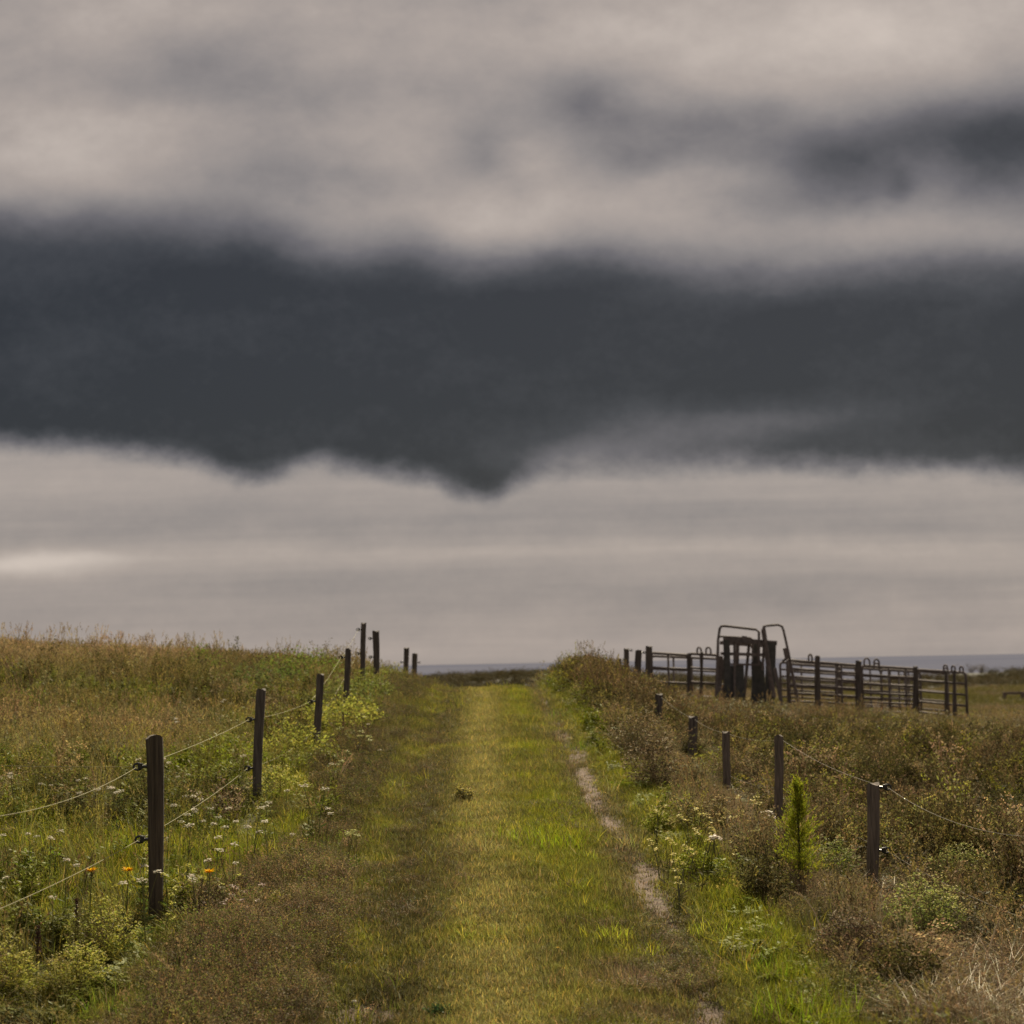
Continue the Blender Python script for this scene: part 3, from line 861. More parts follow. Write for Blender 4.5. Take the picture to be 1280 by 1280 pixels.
hg = .42 + .62 * vnoise(x, y, .9, 73) - .22 * (abs(s) < 1.7) - .1 * (s > 1.7)
sc = np.interp(y, [8, 25, 60], [.9, 1.15, 1.7])
P, t = finish(x, y, None, tint)
scatter('long_grass', P, np.stack([sc, sc, hg * np.minimum(sc, 1.25)], 1), t, SRC['blades'], 'long green grass growing either side of the lane', 'grass', .2)

# tall dry grass with seed heads
x, y = sample(90000, 7, 62, 2.4, .31, .7)
s = x - track_c(y); n = vnoise(x, y, 1.6, 81)
p = np.zeros(len(x))
p = np.where(s < -2.3, .10 + .55 * gs(y - .15 * x, 20.5, 2.0) * (x < -3.3) + .5 * sst(24, 28, y) * (x < -3.0), p)
p = np.where(s > 1.42 + .1 * (y < 11), .32 * sst(.35, .6, n) + .40 * (1 - sst(11.5, 14, y)) * (x > 1.65) * sst(.25, .5, n) + .22 * (s > 1.5) * (s < 2.5) * (y < 22) * sst(.3, .5, vnoise(x, y, .6, 86)) + .16 * gs(s, 2.0, .35) * (y > 13) + .2 * sst(36, 42, y), p)
p = np.where((s > 1.45) & (s < 2.6) & (y > 26) & (y < 38), .8, p)
p = np.where((s < -1.35) & (s > -2.3), .10, p)
keep = rng.random(len(x)) < p
x, y, s = x[keep][:13000], y[keep][:13000], s[keep][:13000]
tint = mixc(cover(x, y), C_TAN, .28) * (.6 + .8 * vnoise(x, y, .8, 84))[:, None]
tint = mixc(tint, C_BROWN * .95, .9 * sst(1.2, 1.6, s) * sst(24, 28, y) * (x < 4.5))
hg = .45 + .5 * vnoise(x, y, 1.1, 82) - .10 * (s > 1.7) * (y < 26) - .2 * ((s < -1.3) & (s > -2.3)) + .05 * (x < -5) * (y > 25)
hg = hg * np.where((rng.random(len(x)) < .10) & (y > 22), 1.55, 1)
hg = hg - .25 * (x > 3) * (y > 30) + .28 * gs(s, 1.95, .5) * (y > 26) * (y < 38)
sc = np.interp(y, [8, 25, 60], [.9, 1.1, 1.4])
P, t = finish(x, y, None, tint)
scatter('dry_grass', P, np.stack([sc, sc, hg], 1), t, SRC['dry'], 'tall dry seeding grass on both banks', 'grass', .16)

# fine brown bent grass
x, y = sample(150000, 7, 40, 1.0, .12, .9)
s = x - track_c(y); n = vnoise(x, y, .7, 91)
p = np.where((s < np.interp(y, [10, 13], [-1.05, -1.25])) & (s > LLIM(y) - .15 + .5 * (vnoise(x, y, .8, 95) - .5)), .62 * sst(.36, .62, n), .0)
p = p + .8 * gs(s, .58, .25) * gs(y, 9.2, .9) * sst(.4, .6, n) + .12 * gs(s, .5, .2) * sst(.55, .7, n) * (y > 11)
p = p + .10 * gs(s, -.8, .3) * sst(.45, .65, n)
keep = rng.random(len(x)) < p
x, y, s = x[keep][:16000], y[keep][:16000], s[keep][:16000]
hg = .30 + .25 * sst(-1.2, -1.7, s) + .55 * vnoise(x, y, .8, 92)
hg = hg * np.where(abs(s) < 1.1, .55, 1)
tint = mixc(np.tile(C_PURP, (len(x), 1)), C_BROWN * .95, sst(12.5, 15, y)) * (.5 + 1.0 * vnoise(x, y, .45, 96))[:, None]
sc = np.interp(y, [8, 20, 40], [1.0, 1.25, 1.6])
P, t = finish(x, y, None, tint)
scatter('bent_grass', P, np.stack([sc, sc, hg], 1), t, SRC['bent'], 'fine brown seeding grass along the left edge of the lane', 'grass', .2)

# broad leaved herbs
x, y = sample(80000, 7, 58, 2.2, .31, .8)
s = x - track_c(y); n = vnoise(x, y, .9, 101)
p = np.where(s < LLIM(y), .40 * sst(.35, .55, n), .0)
p = np.where((s < -1.7) & (s > -3.2) & (y > 15), .55 * sst(.3, .5, n), p)
p = np.where(s > 1.15, .40 * sst(.38, .58, n), p)
keep = rng.random(len(x)) < p
x, y, s = x[keep][:13000], y[keep][:13000], s[keep][:13000]
tint = mixc(cover(x, y), C_VIV, .45 * (s < 2.4))
tint = mixc(tint, C_YG, .5 * ((s < -1.6) & (s > -3.4) & (y > 15)) * sst(.35, .6, vnoise(x, y, 1.2, 103)))
hg = .5 + .6 * vnoise(x, y, 1.0, 102)
sc = np.interp(y, [8, 25, 60], [.9, 1.15, 1.6])
P, t = finish(x, y, None, tint)
scatter('leafy_herbs', P, np.stack([sc, sc, hg * sc], 1), t, SRC['herb'], 'leafy weeds mixed into the grass of both banks', 'weeds', .2)

# dark heathy scrub of the right hand field
x, y = sample(120000, 7, 62, 2.6, .32, .6)
s = x - track_c(y); n = vnoise(x, y, 1.5, 111)
p = np.where(x > 2.3, .8 * sst(.2, .5, n), np.where(s > 1.36 + .12 * (y < 11), .55, 0.))
p = np.where((y < 11) & (x > 1.9), .12, p)
p = np.where((s < -2.3), .16 * sst(.45, .6, n), p)
p = np.where((s > 1.35) & (y > 25) & (y < 40), .6, p)
p = np.where((s > 1.3) & (s < 2.6) & (y > 25) & (y < 38), .9, p)
keep = rng.random(len(x)) < p
x, y, s = x[keep][:24000], y[keep][:24000], s[keep][:24000]
tint = mixc(cover(x, y), C_DARK, .38)
tint = tint * (.5 + .85 * vnoise(x, y, .9, 114))[:, None]
tint = mixc(tint, C_TAN * .9, (rng.random(len(x)) < .16) * .8)
tint = mixc(tint, C_YG, (rng.random(len(x)) < .04) * .7)
hg = .30 + 1.25 * sst(.25, .75, vnoise(x, y, .75, 112, 2))
hg = hg * (1 - .5 * (x > 2.7) * sst(27, 31, y)) * np.where((x < 3.2) & (y < 25), .72, 1) * np.where((x > 1.5) & (y < 11.5), .7, 1)
sc = np.interp(y, [8, 25, 60], [.85, 1.2, 1.6]) * rng.uniform(.7, 1.45, len(x))
P, t = finish(x, y, None, tint)
scatter('heath_scrub', P, np.stack([sc, sc, hg * np.minimum(sc, 1.3)], 1), t, SRC['heath'], 'dark brown heathy scrub covering the right-hand field', 'scrub', .15)

# scrub on the dunes and the far field
nF = 5200
x = rng.uniform(-90, 110, nF); y = rng.uniform(185, 262, nF)
keep = vnoise(x, y, 14, 131) > .42
x, y = x[keep], y[keep]
z = np.array([dune_z(a, b_) for a, b_ in zip(x, y)])
tt = mixc(np.tile(C_DARK * .8, (len(x), 1)), C_BROWN * .8, rng.random(len(x)) * .6)
sc = rng.uniform(3.0, 6.5, len(x))
scatter('dune_scrub', np.stack([x, y, z], 1), np.stack([sc * 1.3, sc * 1.3, sc * .62], 1), tt, SRC['heath'], 'dark scrub growing over the far dunes', 'scrub', .1)
nF = 16000
y = 62 + 118 * rng.random(nF); x = rng.uniform(-.1, .42, nF) * y
n = vnoise(x, y, 9, 132)
keep = rng.random(nF) < .3 + .7 * sst(.4, .6, n)
x, y = x[keep], y[keep]
tt = mixc(np.tile(C_TAN * .55, (len(x), 1)), C_OLIVE * .8, sst(.4, .6, vnoise(x, y, 14, 133)))
sc = np.interp(y, [60, 180], [1.6, 3.4]) * rng.uniform(.7, 1.3, len(x))
scatter('field_growth', np.stack([x, y, CAMZ - terrain_h(x, y)], 1), np.stack([sc, sc, sc * .5], 1), tt, SRC['heath'], 'brown rough growth of the far field behind the corral', 'rough grass', .1)

# ------------------------------------------------------------------ fence posts
def make_post(loc, h, rt, rb, lean, label, mat, insul=(), group=None, side=-1, cat='fence post', name='fence_post'):
    """round timber post with splits; insulators are (height, side)"""
    root = empty(name, loc, label, cat, group)
    b = MB()
    seg = 16; rings = 14
    vs = []
    ph = [rd(0, 6.28) for _ in range(4)]
    for i in range(rings):
        t = i / (rings - 1)
        z = -.25 + (h + .25) * t
        r = rb + (rt - rb) * t
        cx = lean[0] * z + .006 * math.sin(t * 5 + ph[0]); cy = lean[1] * z
        for k in range(seg):
            a = 2*math.pi*k/seg
            rr = r * (1 + .07*math.sin(3*a + ph[1]) + .05*math.sin(7*a + ph[2] + t) + rd(-.025, .025))
            zz = z + (0.012*math.sin(2*a + ph[3]) + rd(-.004, .004) if i == rings-1 else 0)
            vs.append((cx + rr*math.cos(a), cy + rr*math.sin(a), zz))
    fs = []
    for i in range(rings-1):
        for k in range(seg):
            k2 = (k+1) % seg
            fs.append((i*seg+k, i*seg+k2, (i+1)*seg+k2, (i+1)*seg+k))
    b.add(vs, fs)
    n0 = (rings-1)*seg
    b.add([(lean[0]*h, lean[1]*h, h + .004)] + [vs[n0+k] for k in range(seg)], [(0, 1+k, 1+(k+1) % seg) for k in range(seg)])
    b.build('timber', mat, root, smooth=False)
    pts = []
    for (z, sd_) in insul:
        ib = MB()
        bx = lean[0]*z; r = rb + (rt-rb) * z / h
        x0 = bx + sd_ * r * .85
        ib.tube([(x0, -.01, z), (x0 + sd_*.035, -.015, z)], [.011, .009], 8)
        c = Vector((x0 + sd_*.06, -.018, z))
        ring = [c + Vector((math.cos(a)*.026, 0, math.sin(a)*.02)) for a in np.linspace(0, 2*math.pi, 13)]
        ib.tube(ring, .008, 6, caps=False)
        ib.box(c + Vector((-sd_*.018, 0, .004)), (.028, .03, .034))
        ib.build('insulator', M_RUBBER, root, smooth=False)
        pts.append(Vector(loc) + c)
    return root, pts

def post_px(px_top, py_top, px_base, d, w_top, w_base, label, mat, insul=(), group=None, name='fence_post', cat='fence post'):
    tp = at_d(px_top, py_top, d)
    # foot on the terrain, sideways lean from the two pixel columns
    g = gz(tp.x, d)
    h = tp.z - g
    ppm = F / d
    hp = at_d(px_base, py_top + h * ppm, d)
    bx = hp.x
    g = gz(bx, d)
    h = tp.z - g
    lean = ((tp.x - bx) / h, 0.0)
    return make_post((bx, d, g), h, w_top / 2, w_base / 2, lean, label, mat, insul, group, name=name, cat=cat)

GL = 'electric fence posts left of the lane'
GR = 'old fence posts right of the lane'
def zin(py, py_top, d, h):           # height above foot of something seen at row py
    return h - (py - py_top) * d / F
left = []
specs = [  # px_top, py_top, px_base, d, wt, wb, label, insulator rows
    (193, 921, 197, 11.0, .105, .078, 'thick dark fence post nearest the camera on the left, two black insulators', (957, 1046)),
    (326, 862, 321, 16.5, .088, .082, 'second dark fence post on the left, standing in front of the weedy bank', (899, 959)),
    (400, 843, 395, 21.0, .09, .085, 'third dark fence post on the left, beside yellow-green bushes', (877, 920)),
    (435, 811, 432, 25.5, .085, .085, 'short dark post on the left, just left of the two tall skyline posts', (822,)),
    (455, 779, 453, 30.0, .085, .085, 'tallest thin post on the left against the sky, left one of a pair', (787, 817)),
    (470, 789, 471, 31.5, .12, .09, 'stout post with wider top against the sky, right one of the tall pair', (798, 821)),
    (508, 810, 507, 42.0, .125, .115, 'distant left-hand post on the skyline, left one of the low pair by the sea', (828,)),
    (519, 817, 517, 46.0, .14, .12, 'distant left-hand post on the skyline, nearest the sea gap', (828,)),
]
for (a, b_, c, d, wt, wb, lab, ins) in specs:
    tp = at_d(a, b_, d); h = tp.z - gz(tp.x, d)
    left.append(post_px(a, b_, c, d, wt, wb, lab, M_WOOD if d < 12 else M_WOODDARK, [(zin(r, b_, d, h), -1 if a != 519 else 1) for r in ins], GL))
right = []
specs = [
    (1092, 980, 1090, 13.3, .095, .085, 'brown timber post nearest on the right with wire sagging from its top', (985, 1062), M_WOODGREY),
    (973, 920, 973, 16.6, .085, .08, 'greyish post second on the right, between the white umbels and the scrub', (), M_WOODGREY),
    (908, 915, 908, 18.9, .085, .08, 'greyish post third on the right, in the brown weeds', (), M_WOODGREY),
    (866, 896, 865, 23.5, .12, .11, 'short thick dark post fourth on the right, half sunk in scrub', (), M_WOODDARK),
    (823, 868, 824, 27.5, .12, .11, 'stubby dark post below the left end of the corral', (), M_WOODDARK),
    (798, 813, 796, 35.0, .13, .125, 'dark skyline post nearest the corral, right one of three beside it', (817, 843), M_WOODDARK),
    (783, 811, 782, 38.0, .11, .105, 'dark skyline post on the right, middle one of the three beside the corral', (814, 838), M_WOODDARK),
    (774, 823, 774, 45.0, .12, .11, 'lowest skyline post on the right, furthest from the corral', (825,), M_WOODDARK),
]
for (a, b_, c, d, wt, wb, lab, ins, mt) in specs:
    tp = at_d(a, b_, d); h = tp.z - gz(tp.x, d)
    right.append(post_px(a, b_, c, d, wt, wb, lab, mt, [(zin(r, b_, d, h), 1) for r in ins], GR))

def catenary(p, q, sag, n=18):
    return [p.lerp(q, i/n) - Vector((0, 0, sag * 4 * (i/n) * (1 - i/n))) for i in range(n+1)]
def strand(name, pts_list, sags, r, mat, label, cat):
    b = MB(); path = []
    for i in range(len(pts_list)-1):
        seg = catenary(pts_list[i], pts_list[i+1], sags[i])
        path += seg if not path else seg[1:]
    o0 = path[0]
    b.tube([p - o0 for p in path], r, 6)
    o = b.build(name, mat, smooth=True); o.location = o0
    return tag(o, label, cat)
L1, L2, L3, L4, L5, L6 = [q[1] for q in left[:6]]
offu = Vector((-2.75, 5.2, .55)); offl = Vector((-2.75, 5.2, .12))
u1 = at_d(0, 1020, 8.6); l1 = at_d(0, 1136, 8.6)
strand('fence_rope', [u1 + (u1 - L1[0]) * .35, u1, L1[0], L2[0], L3[0], L4[0], L5[0], L6[0]], [.0, .045, .02, .03, .03, .03, .01], .0019, M_ROPE,
       'upper pale electric rope linking the left-hand posts', 'fence rope')
strand('fence_rope', [l1 + (l1 - L1[1]) * .35, l1, L1[1], L2[1], L3[1], L5[1], L6[1]], [.0, .015, .03, .05, .04, .01], .0018, M_ROPE,
       'lower pale electric rope linking the left-hand posts', 'fence rope')
c0 = at_d(0, 957, 12.6)
strand('fence_rope', [L1[0], c0, c0 + (c0 - L1[0])], [.005, .02], .0019, M_ROPE,
       'pale rope running level from the nearest left post out of the picture', 'fence rope')
R1 = right[0][1]
e1 = at_d(1285, 1046, 10.2); e2 = at_d(1285, 1150, 10.2)
def topr(i, px, py, d): return at_d(px, py, d)
strand('fence_wire', [e1 + Vector((.9, -1.8, .02)), e1, R1[0], at_d(978, 925, 16.6), at_d(912, 918, 18.9), at_d(868, 899, 23.5), at_d(826, 871, 27.5)],
       [.0, .075, .05, .03, .03, .03], .0016, M_WIRE, 'upper slack wire of the right-hand fence', 'fence wire')
strand('fence_wire', [e2 + Vector((.9, -1.8, 0)), e2, R1[1], at_d(978, 985, 16.6), at_d(912, 970, 18.9)],
       [.0, .03, .04, .03], .0013, M_WIRE, 'lower slack wire of the right-hand fence', 'fence wire')

# ------------------------------------------------------------------ corral
def arc(c, r, a0, a1, u, w, n=8):
    return [c + u * (r*math.cos(a)) + w * (r*math.sin(a)) for a in np.linspace(a0, a1, n)]

def panel(pa, pb, label, rails=6, hoops=(), ups=(.5,), height=1.58, group='steel hurdles of the corral', r=.032):
    """pa, pb: (px, py_top, d)"""
    A = at_d(*pa); Bp = at_d(*pb)
    ga, gb = gz(A.x, A.y), gz(Bp.x, Bp.y)
    org = Vector(((A.x+Bp.x)/2, (A.y+Bp.y)/2, (ga+gb)/2))
    root = empty('livestock_hurdle', org, label, 'corral hurdle', group)
    a = A - org; b_ = Bp - org
    Z = Vector((0, 0, 1)); u = (b_ - a); Lg = u.length; u.normalize()
    la = ga - org.z - .03; lb = gb - org.z - .03
    rc = .10
    m = MB()
    path = [Vector((a.x, a.y, la))] + arc(a + u*rc - Z*rc, rc, math.pi, math.pi/2, u, Z, 5) + arc(b_ - u*rc - Z*rc, rc, math.pi/2, 0, u, Z, 5) + [Vector((b_.x, b_.y, lb))]
    m.tube(path, r * 1.15, 8)
    m.build('frame', M_STEEL, root, smooth=True)
    for k in range(1, rails):
        t = k / (rails - 1) * (height - .12)
        m = MB(); m.tube([a - Z*t, b_ - Z*t], r * .92, 8)
        m.build('rail', M_STEEL, root, smooth=True)
    for f in ups:
        p = a.lerp(b_, f)
        m = MB(); m.tube([p - Z*.0, p - Z*(height - .1)], r * .9, 8)
        m.build('upright', M_STEEL, root, smooth=True)
    for f, hr in hoops:
        p = a.lerp(b_, f)
        m = MB()
        m.tube([p - u*hr - Z*.02] + arc(p + Z*.09, hr, math.pi, 0, u, Z, 9) + [p + u*hr - Z*.02], r * .75, 8)
        m.build('pin_loop', M_STEEL, root, smooth=True)
    return root

# near side, left of the chute
panel((814, 816, 44.5), (860, 819, 46.0), 'cattle panel at the left end of the corral, next to its thick corner post', 5, (), (.45,))
panel((862, 817, 46.0), (897, 819, 45.0), 'short cattle panel with two hoops just left of the chute', 5, ((.35, .085), (.68, .10)), (.4,))
panel((814, 820, 50.0), (905, 824, 51.0), 'far side cattle panel seen through the left end of the corral', 5, (), (.3, .55))
# right of the chute
panel((984, 825, 45.0), (1021, 828, 46.5), 'cattle panel with one round hoop just right of the chute', 8, ((.78, .11),), ())
panel((1023, 828, 46.5), (1074, 832, 47.5), 'cattle panel between the first and second dark posts right of the chute', 8, (), (.42, .55))
panel((1077, 832, 47.5), (1143, 836, 49.0), 'cattle panel with two hoops right of the clustered dark posts', 7, ((.10, .12), (.28, .11)), (.5, .83))
panel((1146, 837, 49.0), (1207, 841, 47.0), 'cattle panel with three hoops at the right end of the corral', 6, ((.60, .085), (.76, .075), (.92, .07)), (.62, .78))
# far side
panel((975, 828, 54.0), (1050, 832, 54.5), 'far side cattle panel behind the first panels right of the chute', 8, (), (.35,))
panel((1050, 832, 54.5), (1112, 836, 55.0), 'far side cattle panel behind the clustered dark posts', 7, (), (.3, .6))
panel((1112, 836, 55.0), (1184, 842, 55.5), 'far side cattle panel behind the right end of the corral', 6, ((.98, .08),), (.25,))
panel((986, 830, 50.5), (1047, 834, 51.0), 'middle hurdle of the inner race right of the chute', 8, (), (.6,))
panel((1047, 834, 51.0), (1101, 837, 51.6), 'inner race hurdle behind the clustered dark posts', 8, ((.9, .09),), (.5,))
panel((1101, 837, 51.6), (1150, 840, 52.0), 'inner race hurdle behind the heavy post of the right end', 8, (), (.45, .7))
# timber / heavy posts of the corral
GC = 'dark heavy posts holding up the corral'
for (pt, py, d, w, lab) in [
    (811, 808, 44.2, .19, 'thick round-topped corner post at the left end of the corral'),
    (861, 817, 45.6, .13, 'heavy dark post in the middle of the left corral panels'),
    (877, 815, 45.3, .09, 'thin dark post below the two left hoops of the corral'),
    (1022, 820, 46.2, .15, 'heavy dark post beside the single hoop right of the chute'),
    (1046, 828, 47.0, .09, 'thin dark post between the two heavy posts right of the chute'),
    (1073, 826, 47.2, .18, 'thickest dark post of the corral, left of the two middle hoops'),
    (1144, 833, 48.7, .14, 'heavy dark post left of the three-hoop end panel'),
    (1183, 838, 47.4, .09, 'thin dark post under the hoops at the right end of the corral'),
    (1193, 838, 47.1, .09, 'thin dark post nearest the right end of the corral')]:
    post_px(pt, py, pt - .5, d, w * .88, w * .84, lab, M_WOODDARK, (), GC, name='corral_post', cat='corral post')

# cattle crush / head gate
D0 = 44.0
cb = at_d(935, 875, D0)
CG = gz(cb.x, D0)
root = empty('cattle_crush', (cb.x, D0, CG), 'tall dark steel cattle crush with leaning head gate in the middle of the corral', 'cattle crush')
def cl(px, py, dy=0.0):
    p = at_d(px, py, D0)
    return Vector((p.x - cb.x, dy, p.z - CG))
def foot(px, dy=0.0):
    p = cl(px, 880, dy); p.z = -.03; return p
def part(name, mat=None, parent=root):
    return lambda m: m.build(name, mat or M_STEEL, parent, smooth=False)
def bar(m, p, q, w, dep=None):
    p = Vector(p); q = Vector(q); d = (q - p); l = d.length; d.normalize()
    y = Vector((0, 1, 0)); y = (y - d*y.dot(d)).normalized(); x = y.cross(d)
    R = Matrix((x, y, d)).transposed()
    m.box((p+q)/2, (w, dep or w, l), R)
# tall left frame with top tube
m = MB(); m.tube([foot(893, -.1), cl(897, 800, -.1), cl(899, 786, -.1), cl(901, 783, -.1), cl(905, 782.5, -.1), cl(944, 787, -.1), cl(948, 790, -.1), cl(948, 830, -.1)], .032, 8); part('top_hoop')(m)
m = MB(); m.tube([foot(902, .75), cl(902, 797, .75), cl(905, 795, .75), cl(943, 797, .75), cl(946, 799, .75), cl(946, 850, .75)], .028, 8); part('top_hoop')(m)
# leaning head gate hoop
m = MB(); m.tube([cl(966, 872, -.05), cl(958, 815, -.05), cl(954, 788, -.05), cl(955, 783, -.05), cl(960, 782, -.05), cl(972, 781, -.05), cl(977, 783, -.05), cl(979, 788, -.05), cl(985, 815, -.05), cl(996, 873, -.05), foot(999, -.05)], [.075, .065, .06, .035, .03, .03, .03, .03, .032, .045, .045], 8); gate_hoop = part('gate_hoop')(m)
# side beam
m = MB(); bar(m, cl(904, 799), cl(971, 804), .11, .10); part('top_beam')(m)
m = MB(); bar(m, cl(904, 803, .7), cl(965, 807, .7), .09, .08); part('top_beam')(m)
m = MB(); bar(m, cl(901, 817), cl(968, 819), .075, .06); part('middle_beam')(m)
m = MB(); bar(m, cl(901, 830), cl(950, 831), .05, .05); part('middle_beam')(m)
m = MB(); bar(m, cl(901, 836), cl(908, 836), .10, .05); part('middle_beam')(m)
# big uprights
def up(px0, py0, px1, w, dy=0, mat=None, py1=None, name='upright'):
    m = MB(); q = foot(px1, dy) if py1 is None else cl(px1, py1, dy)
    bar(m, cl(px0, py0, dy), q, w, w * .8); part(name, mat)(m)
up(908, 800, 910, .15, 0, M_PLATE)
up(918, 800, 918, .06, 0)
up(924, 802, 922, .08, .3)
up(937, 804, 928, .07, .1)
up(948, 804, 943, .13, .35, M_PLATE)
up(955, 806, 953, .06, 0, None, 838)
up(902, 820, 899, .10, .2)
up(898, 855, 896, .14, -.2)
up(906, 856, 906, .12, .5)
m = MB(); bar(m, cl(964, 803, 0), foot(961, 0), .23, .12); gate_post = part('gate_post', M_PLATE)(m)
up(966, 835, 977, .085, -.3, None, 890, 'brace')
# sheeted lower sides
m = MB(); p0 = cl(910, 832, .02); p1 = cl(931, 872, .02)
m.box(((p0.x+p1.x)/2, .02, (p0.z+p1.z)/2), (abs(p1.x-p0.x), .03, abs(p1.z-p0.z))); part('side_sheet', M_PLATE)(m)
m = MB(); p0 = cl(941, 828, .3); p1 = cl(959, 884, .3)
m.box(((p0.x+p1.x)/2, .3, (p0.z+p1.z)/2), (abs(p1.x-p0.x), .03, abs(p1.z-p0.z))); part('side_sheet', M_PLATE)(m)
m = MB(); p0 = cl(900, 822, .6); p1 = cl(908, 850, .6)
m.box(((p0.x+p1.x)/2, .6, (p0.z+p1.z)/2), (abs(p1.x-p0.x), .03, abs(p1.z-p0.z))); part('side_sheet', M_PLATE)(m)
m = MB(); bar(m, cl(942, 806, .5), cl(958, 836, .5), .06); part('cross_bar')(m)
m = MB(); bar(m, cl(931, 805, .2), cl(932, 795, .2), .12); part('latch', None, gate_post)(m)
m = MB(); bar(m, cl(981, 810, -.1), cl(984, 824, -.1), .13, .08); bar(m, cl(984, 822, -.1), cl(977, 827, -.1), .06, .05); part('lever', None, gate_hoop)(m)

# low rail fence in the far field at the right edge
r2 = empty('rail_fence', (0, 0, 0), 'low distant rail fence in the brown field at the right edge', 'fence')
fA = at_d(1256, 870, 100); fB = at_d(1345, 871, 100)
r2.location = (fA.x, fA.y, gz(fA.x, 100))
m = MB(); m.box(((fB.x-fA.x)/2, 0, fA.z - r2.location.z + .15), (fB.x-fA.x, .08, .14)); m.build('rail', M_WOODGREY, r2)
for k in range(5):
    xx = (fB.x-fA.x) * k / 4
    g = gz(fA.x+xx, 100) - r2.location.z
    m = MB(); m.box((xx, .0, (g - .2 + fA.z - r2.location.z + .22)/2), (.18, .2, fA.z - r2.location.z + .22 - g + .2)); m.build('post', M_WOODGREY, r2)

# ------------------------------------------------------------------ individual plants
def place(o, px, py, dmax=60):
    p = hit(px, py); o.location = p; return p

def copy_thing(src, loc, rz, sc, label, group):
    r = src.copy(); COL.objects.link(r); r.location = loc; r.rotation_euler = (0, 0, rz); r.scale = (sc, sc, sc)
    r['label'] = label
    if group: r['group'] = group
    for ch in src.children:
        c = ch.copy(); COL.objects.link(c); c.parent = r
    return r

# --- umbels
def make_umbel(name, label, cat, group, h, petal, heads, rad, n=26, leafc=(.06, .08, .02)):
    root = empty(name, (0, 0, 0), label, cat, group)
    st = MB(); lf = MB()
    tips = []
    for k in range(heads):
        d = rdir(); hh = h * rd(.8, 1.05)
        st.cc = jc((.12, .12, .05), .2)
        p0 = rdir() * .01
        b1_ = p0 + Vector((d.x*.02, d.y*.02, hh*.55)); b2_ = p0 + Vector((d.x, d.y, 0)) * rd(.03, .09) + Vector((0, 0, hh))
        st.tube([p0 - Vector((0, 0, .03)), b1_, b2_], [.003, .0025, .002], 5)
        tips.append(b2_)
        for q in range(5):
            t = rd(.1, .7); p = p0.lerp(b1_, t)
            lf.cc = jc(leafc, .3)
            lf.leaf(p, rdir() + Vector((0, 0, .5)), rdir(), rd(.04, .08), .012)
    st.build('stem', M_STALK, root)
    lf.build('leaves', M_PLANT, root)
    for tp in tips:
        fl = MB()
        for k in range(n):
            a = rd(0, 6.283); q = rad * math.sqrt(random.random())
            c = tp + Vector((q*math.cos(a), q*math.sin(a), rd(-.010, .010) - q*.35 + .012))
            fl.cc = jc(petal, .35)
            s_ = rad * .30
            nn = Vector((rd(-.4, .4), rd(-.4, .4), 1))
            e1_ = nn.orthogonal().normalized(); e2_ = nn.normalized().cross(e1_)
            fl.add([c + e1_*s_, c + e2_*s_, c - e1_*s_, c - e2_*s_], [(0, 1, 2, 3)])
            if k % 4 == 0:
                fl.cc = jc((.14, .15, .07), .2)
                fl.add([tp, c, c + Vector((.002, .002, 0))], [(0, 1, 2)])
        fl.build('flower_head', M_FLOWER, root)
    return root

WHITE = (.50, .45, .38); PINK = (.46, .36, .33); CREAM = (.52, .45, .14); YEL = (.50, .46, .05)
def spread(src_list, spots, labels_groups, smin=.8, smax=1.25):
    pass
LEFTW = 'flat white umbel flower among the grass of the left bank'
GW = 'white umbels in the left bank'
yar = [make_umbel('white_umbel', LEFTW, 'wildflower', GW, rd(.38, .50), (.50, .46, .38), random.choice([1, 1, 2]), rd(.019, .028)) for _ in range(4)]
spots = [(230, 963), (148, 993), (142, 902), (225, 868), (242, 878), (277, 873), (170, 955), (10, 1040), (42, 1033), (68, 1042),
         (62, 1056), (80, 1078), (4, 1083), (104, 970), (110, 993), (133, 996), (235, 1015),
         (252, 1008), (262, 1017), (226, 1029), (214, 1042), (256, 1076), (288, 1065), (290, 1070), (300, 950), (355, 985), (395, 1002), (405, 1012),
         (370, 1035), (420, 960), (470, 935), (465, 905), (155, 1118), (180, 1090), (185, 1115), (240, 990), (250, 1000), (275, 1030), (120, 870),
         (215, 905), (330, 1005), (345, 1012), (250, 1105), (20, 975), (58, 965), (66, 1122), (300, 1025), (310, 1040), (200, 960), (212, 1020), (232, 1046), (268, 1048), (282, 1008), (318, 1022), (336, 1040)]
def scat(srcs, spots, label, group, smin=.85, smax=1.15, lift=.38):
    k = 0
    for (a, b_) in spots:
        # heads show at the given spot: the foot stands lower by the plant's height
        p = hit(a, b_)
        for _ in range(4):
            p = hit(a, b_ + lift * F / p.y)
        sc = rd(smin, smax) * random.choice([.8, 1, 1, 1.1])
        if k < len(srcs):
            srcs[k].location = p; srcs[k].scale = (sc,)*3
        else:
            copy_thing(random.choice(srcs), p, rd(0, 6.28), sc, label, group)
        k += 1
scat(yar, spots, LEFTW, GW)
LP = 'pinkish white flower cluster in brown grass right of the nearest left post'
GP = 'pinkish flower cluster right of the nearest left post'
pk = [make_umbel('pink_umbel', LP, 'wildflower', GP, .20, PINK, 2, .022, 18) for _ in range(3)]
scat(pk, [(276, 1122), (290, 1118), (300, 1127), (308, 1112), (311, 1130), (318, 1123), (284, 1112), (296, 1135), (262, 1118)], LP, GP, .8, 1.05, .2)
LR = 'rounded whitish umbel among brown weeds right of the track'
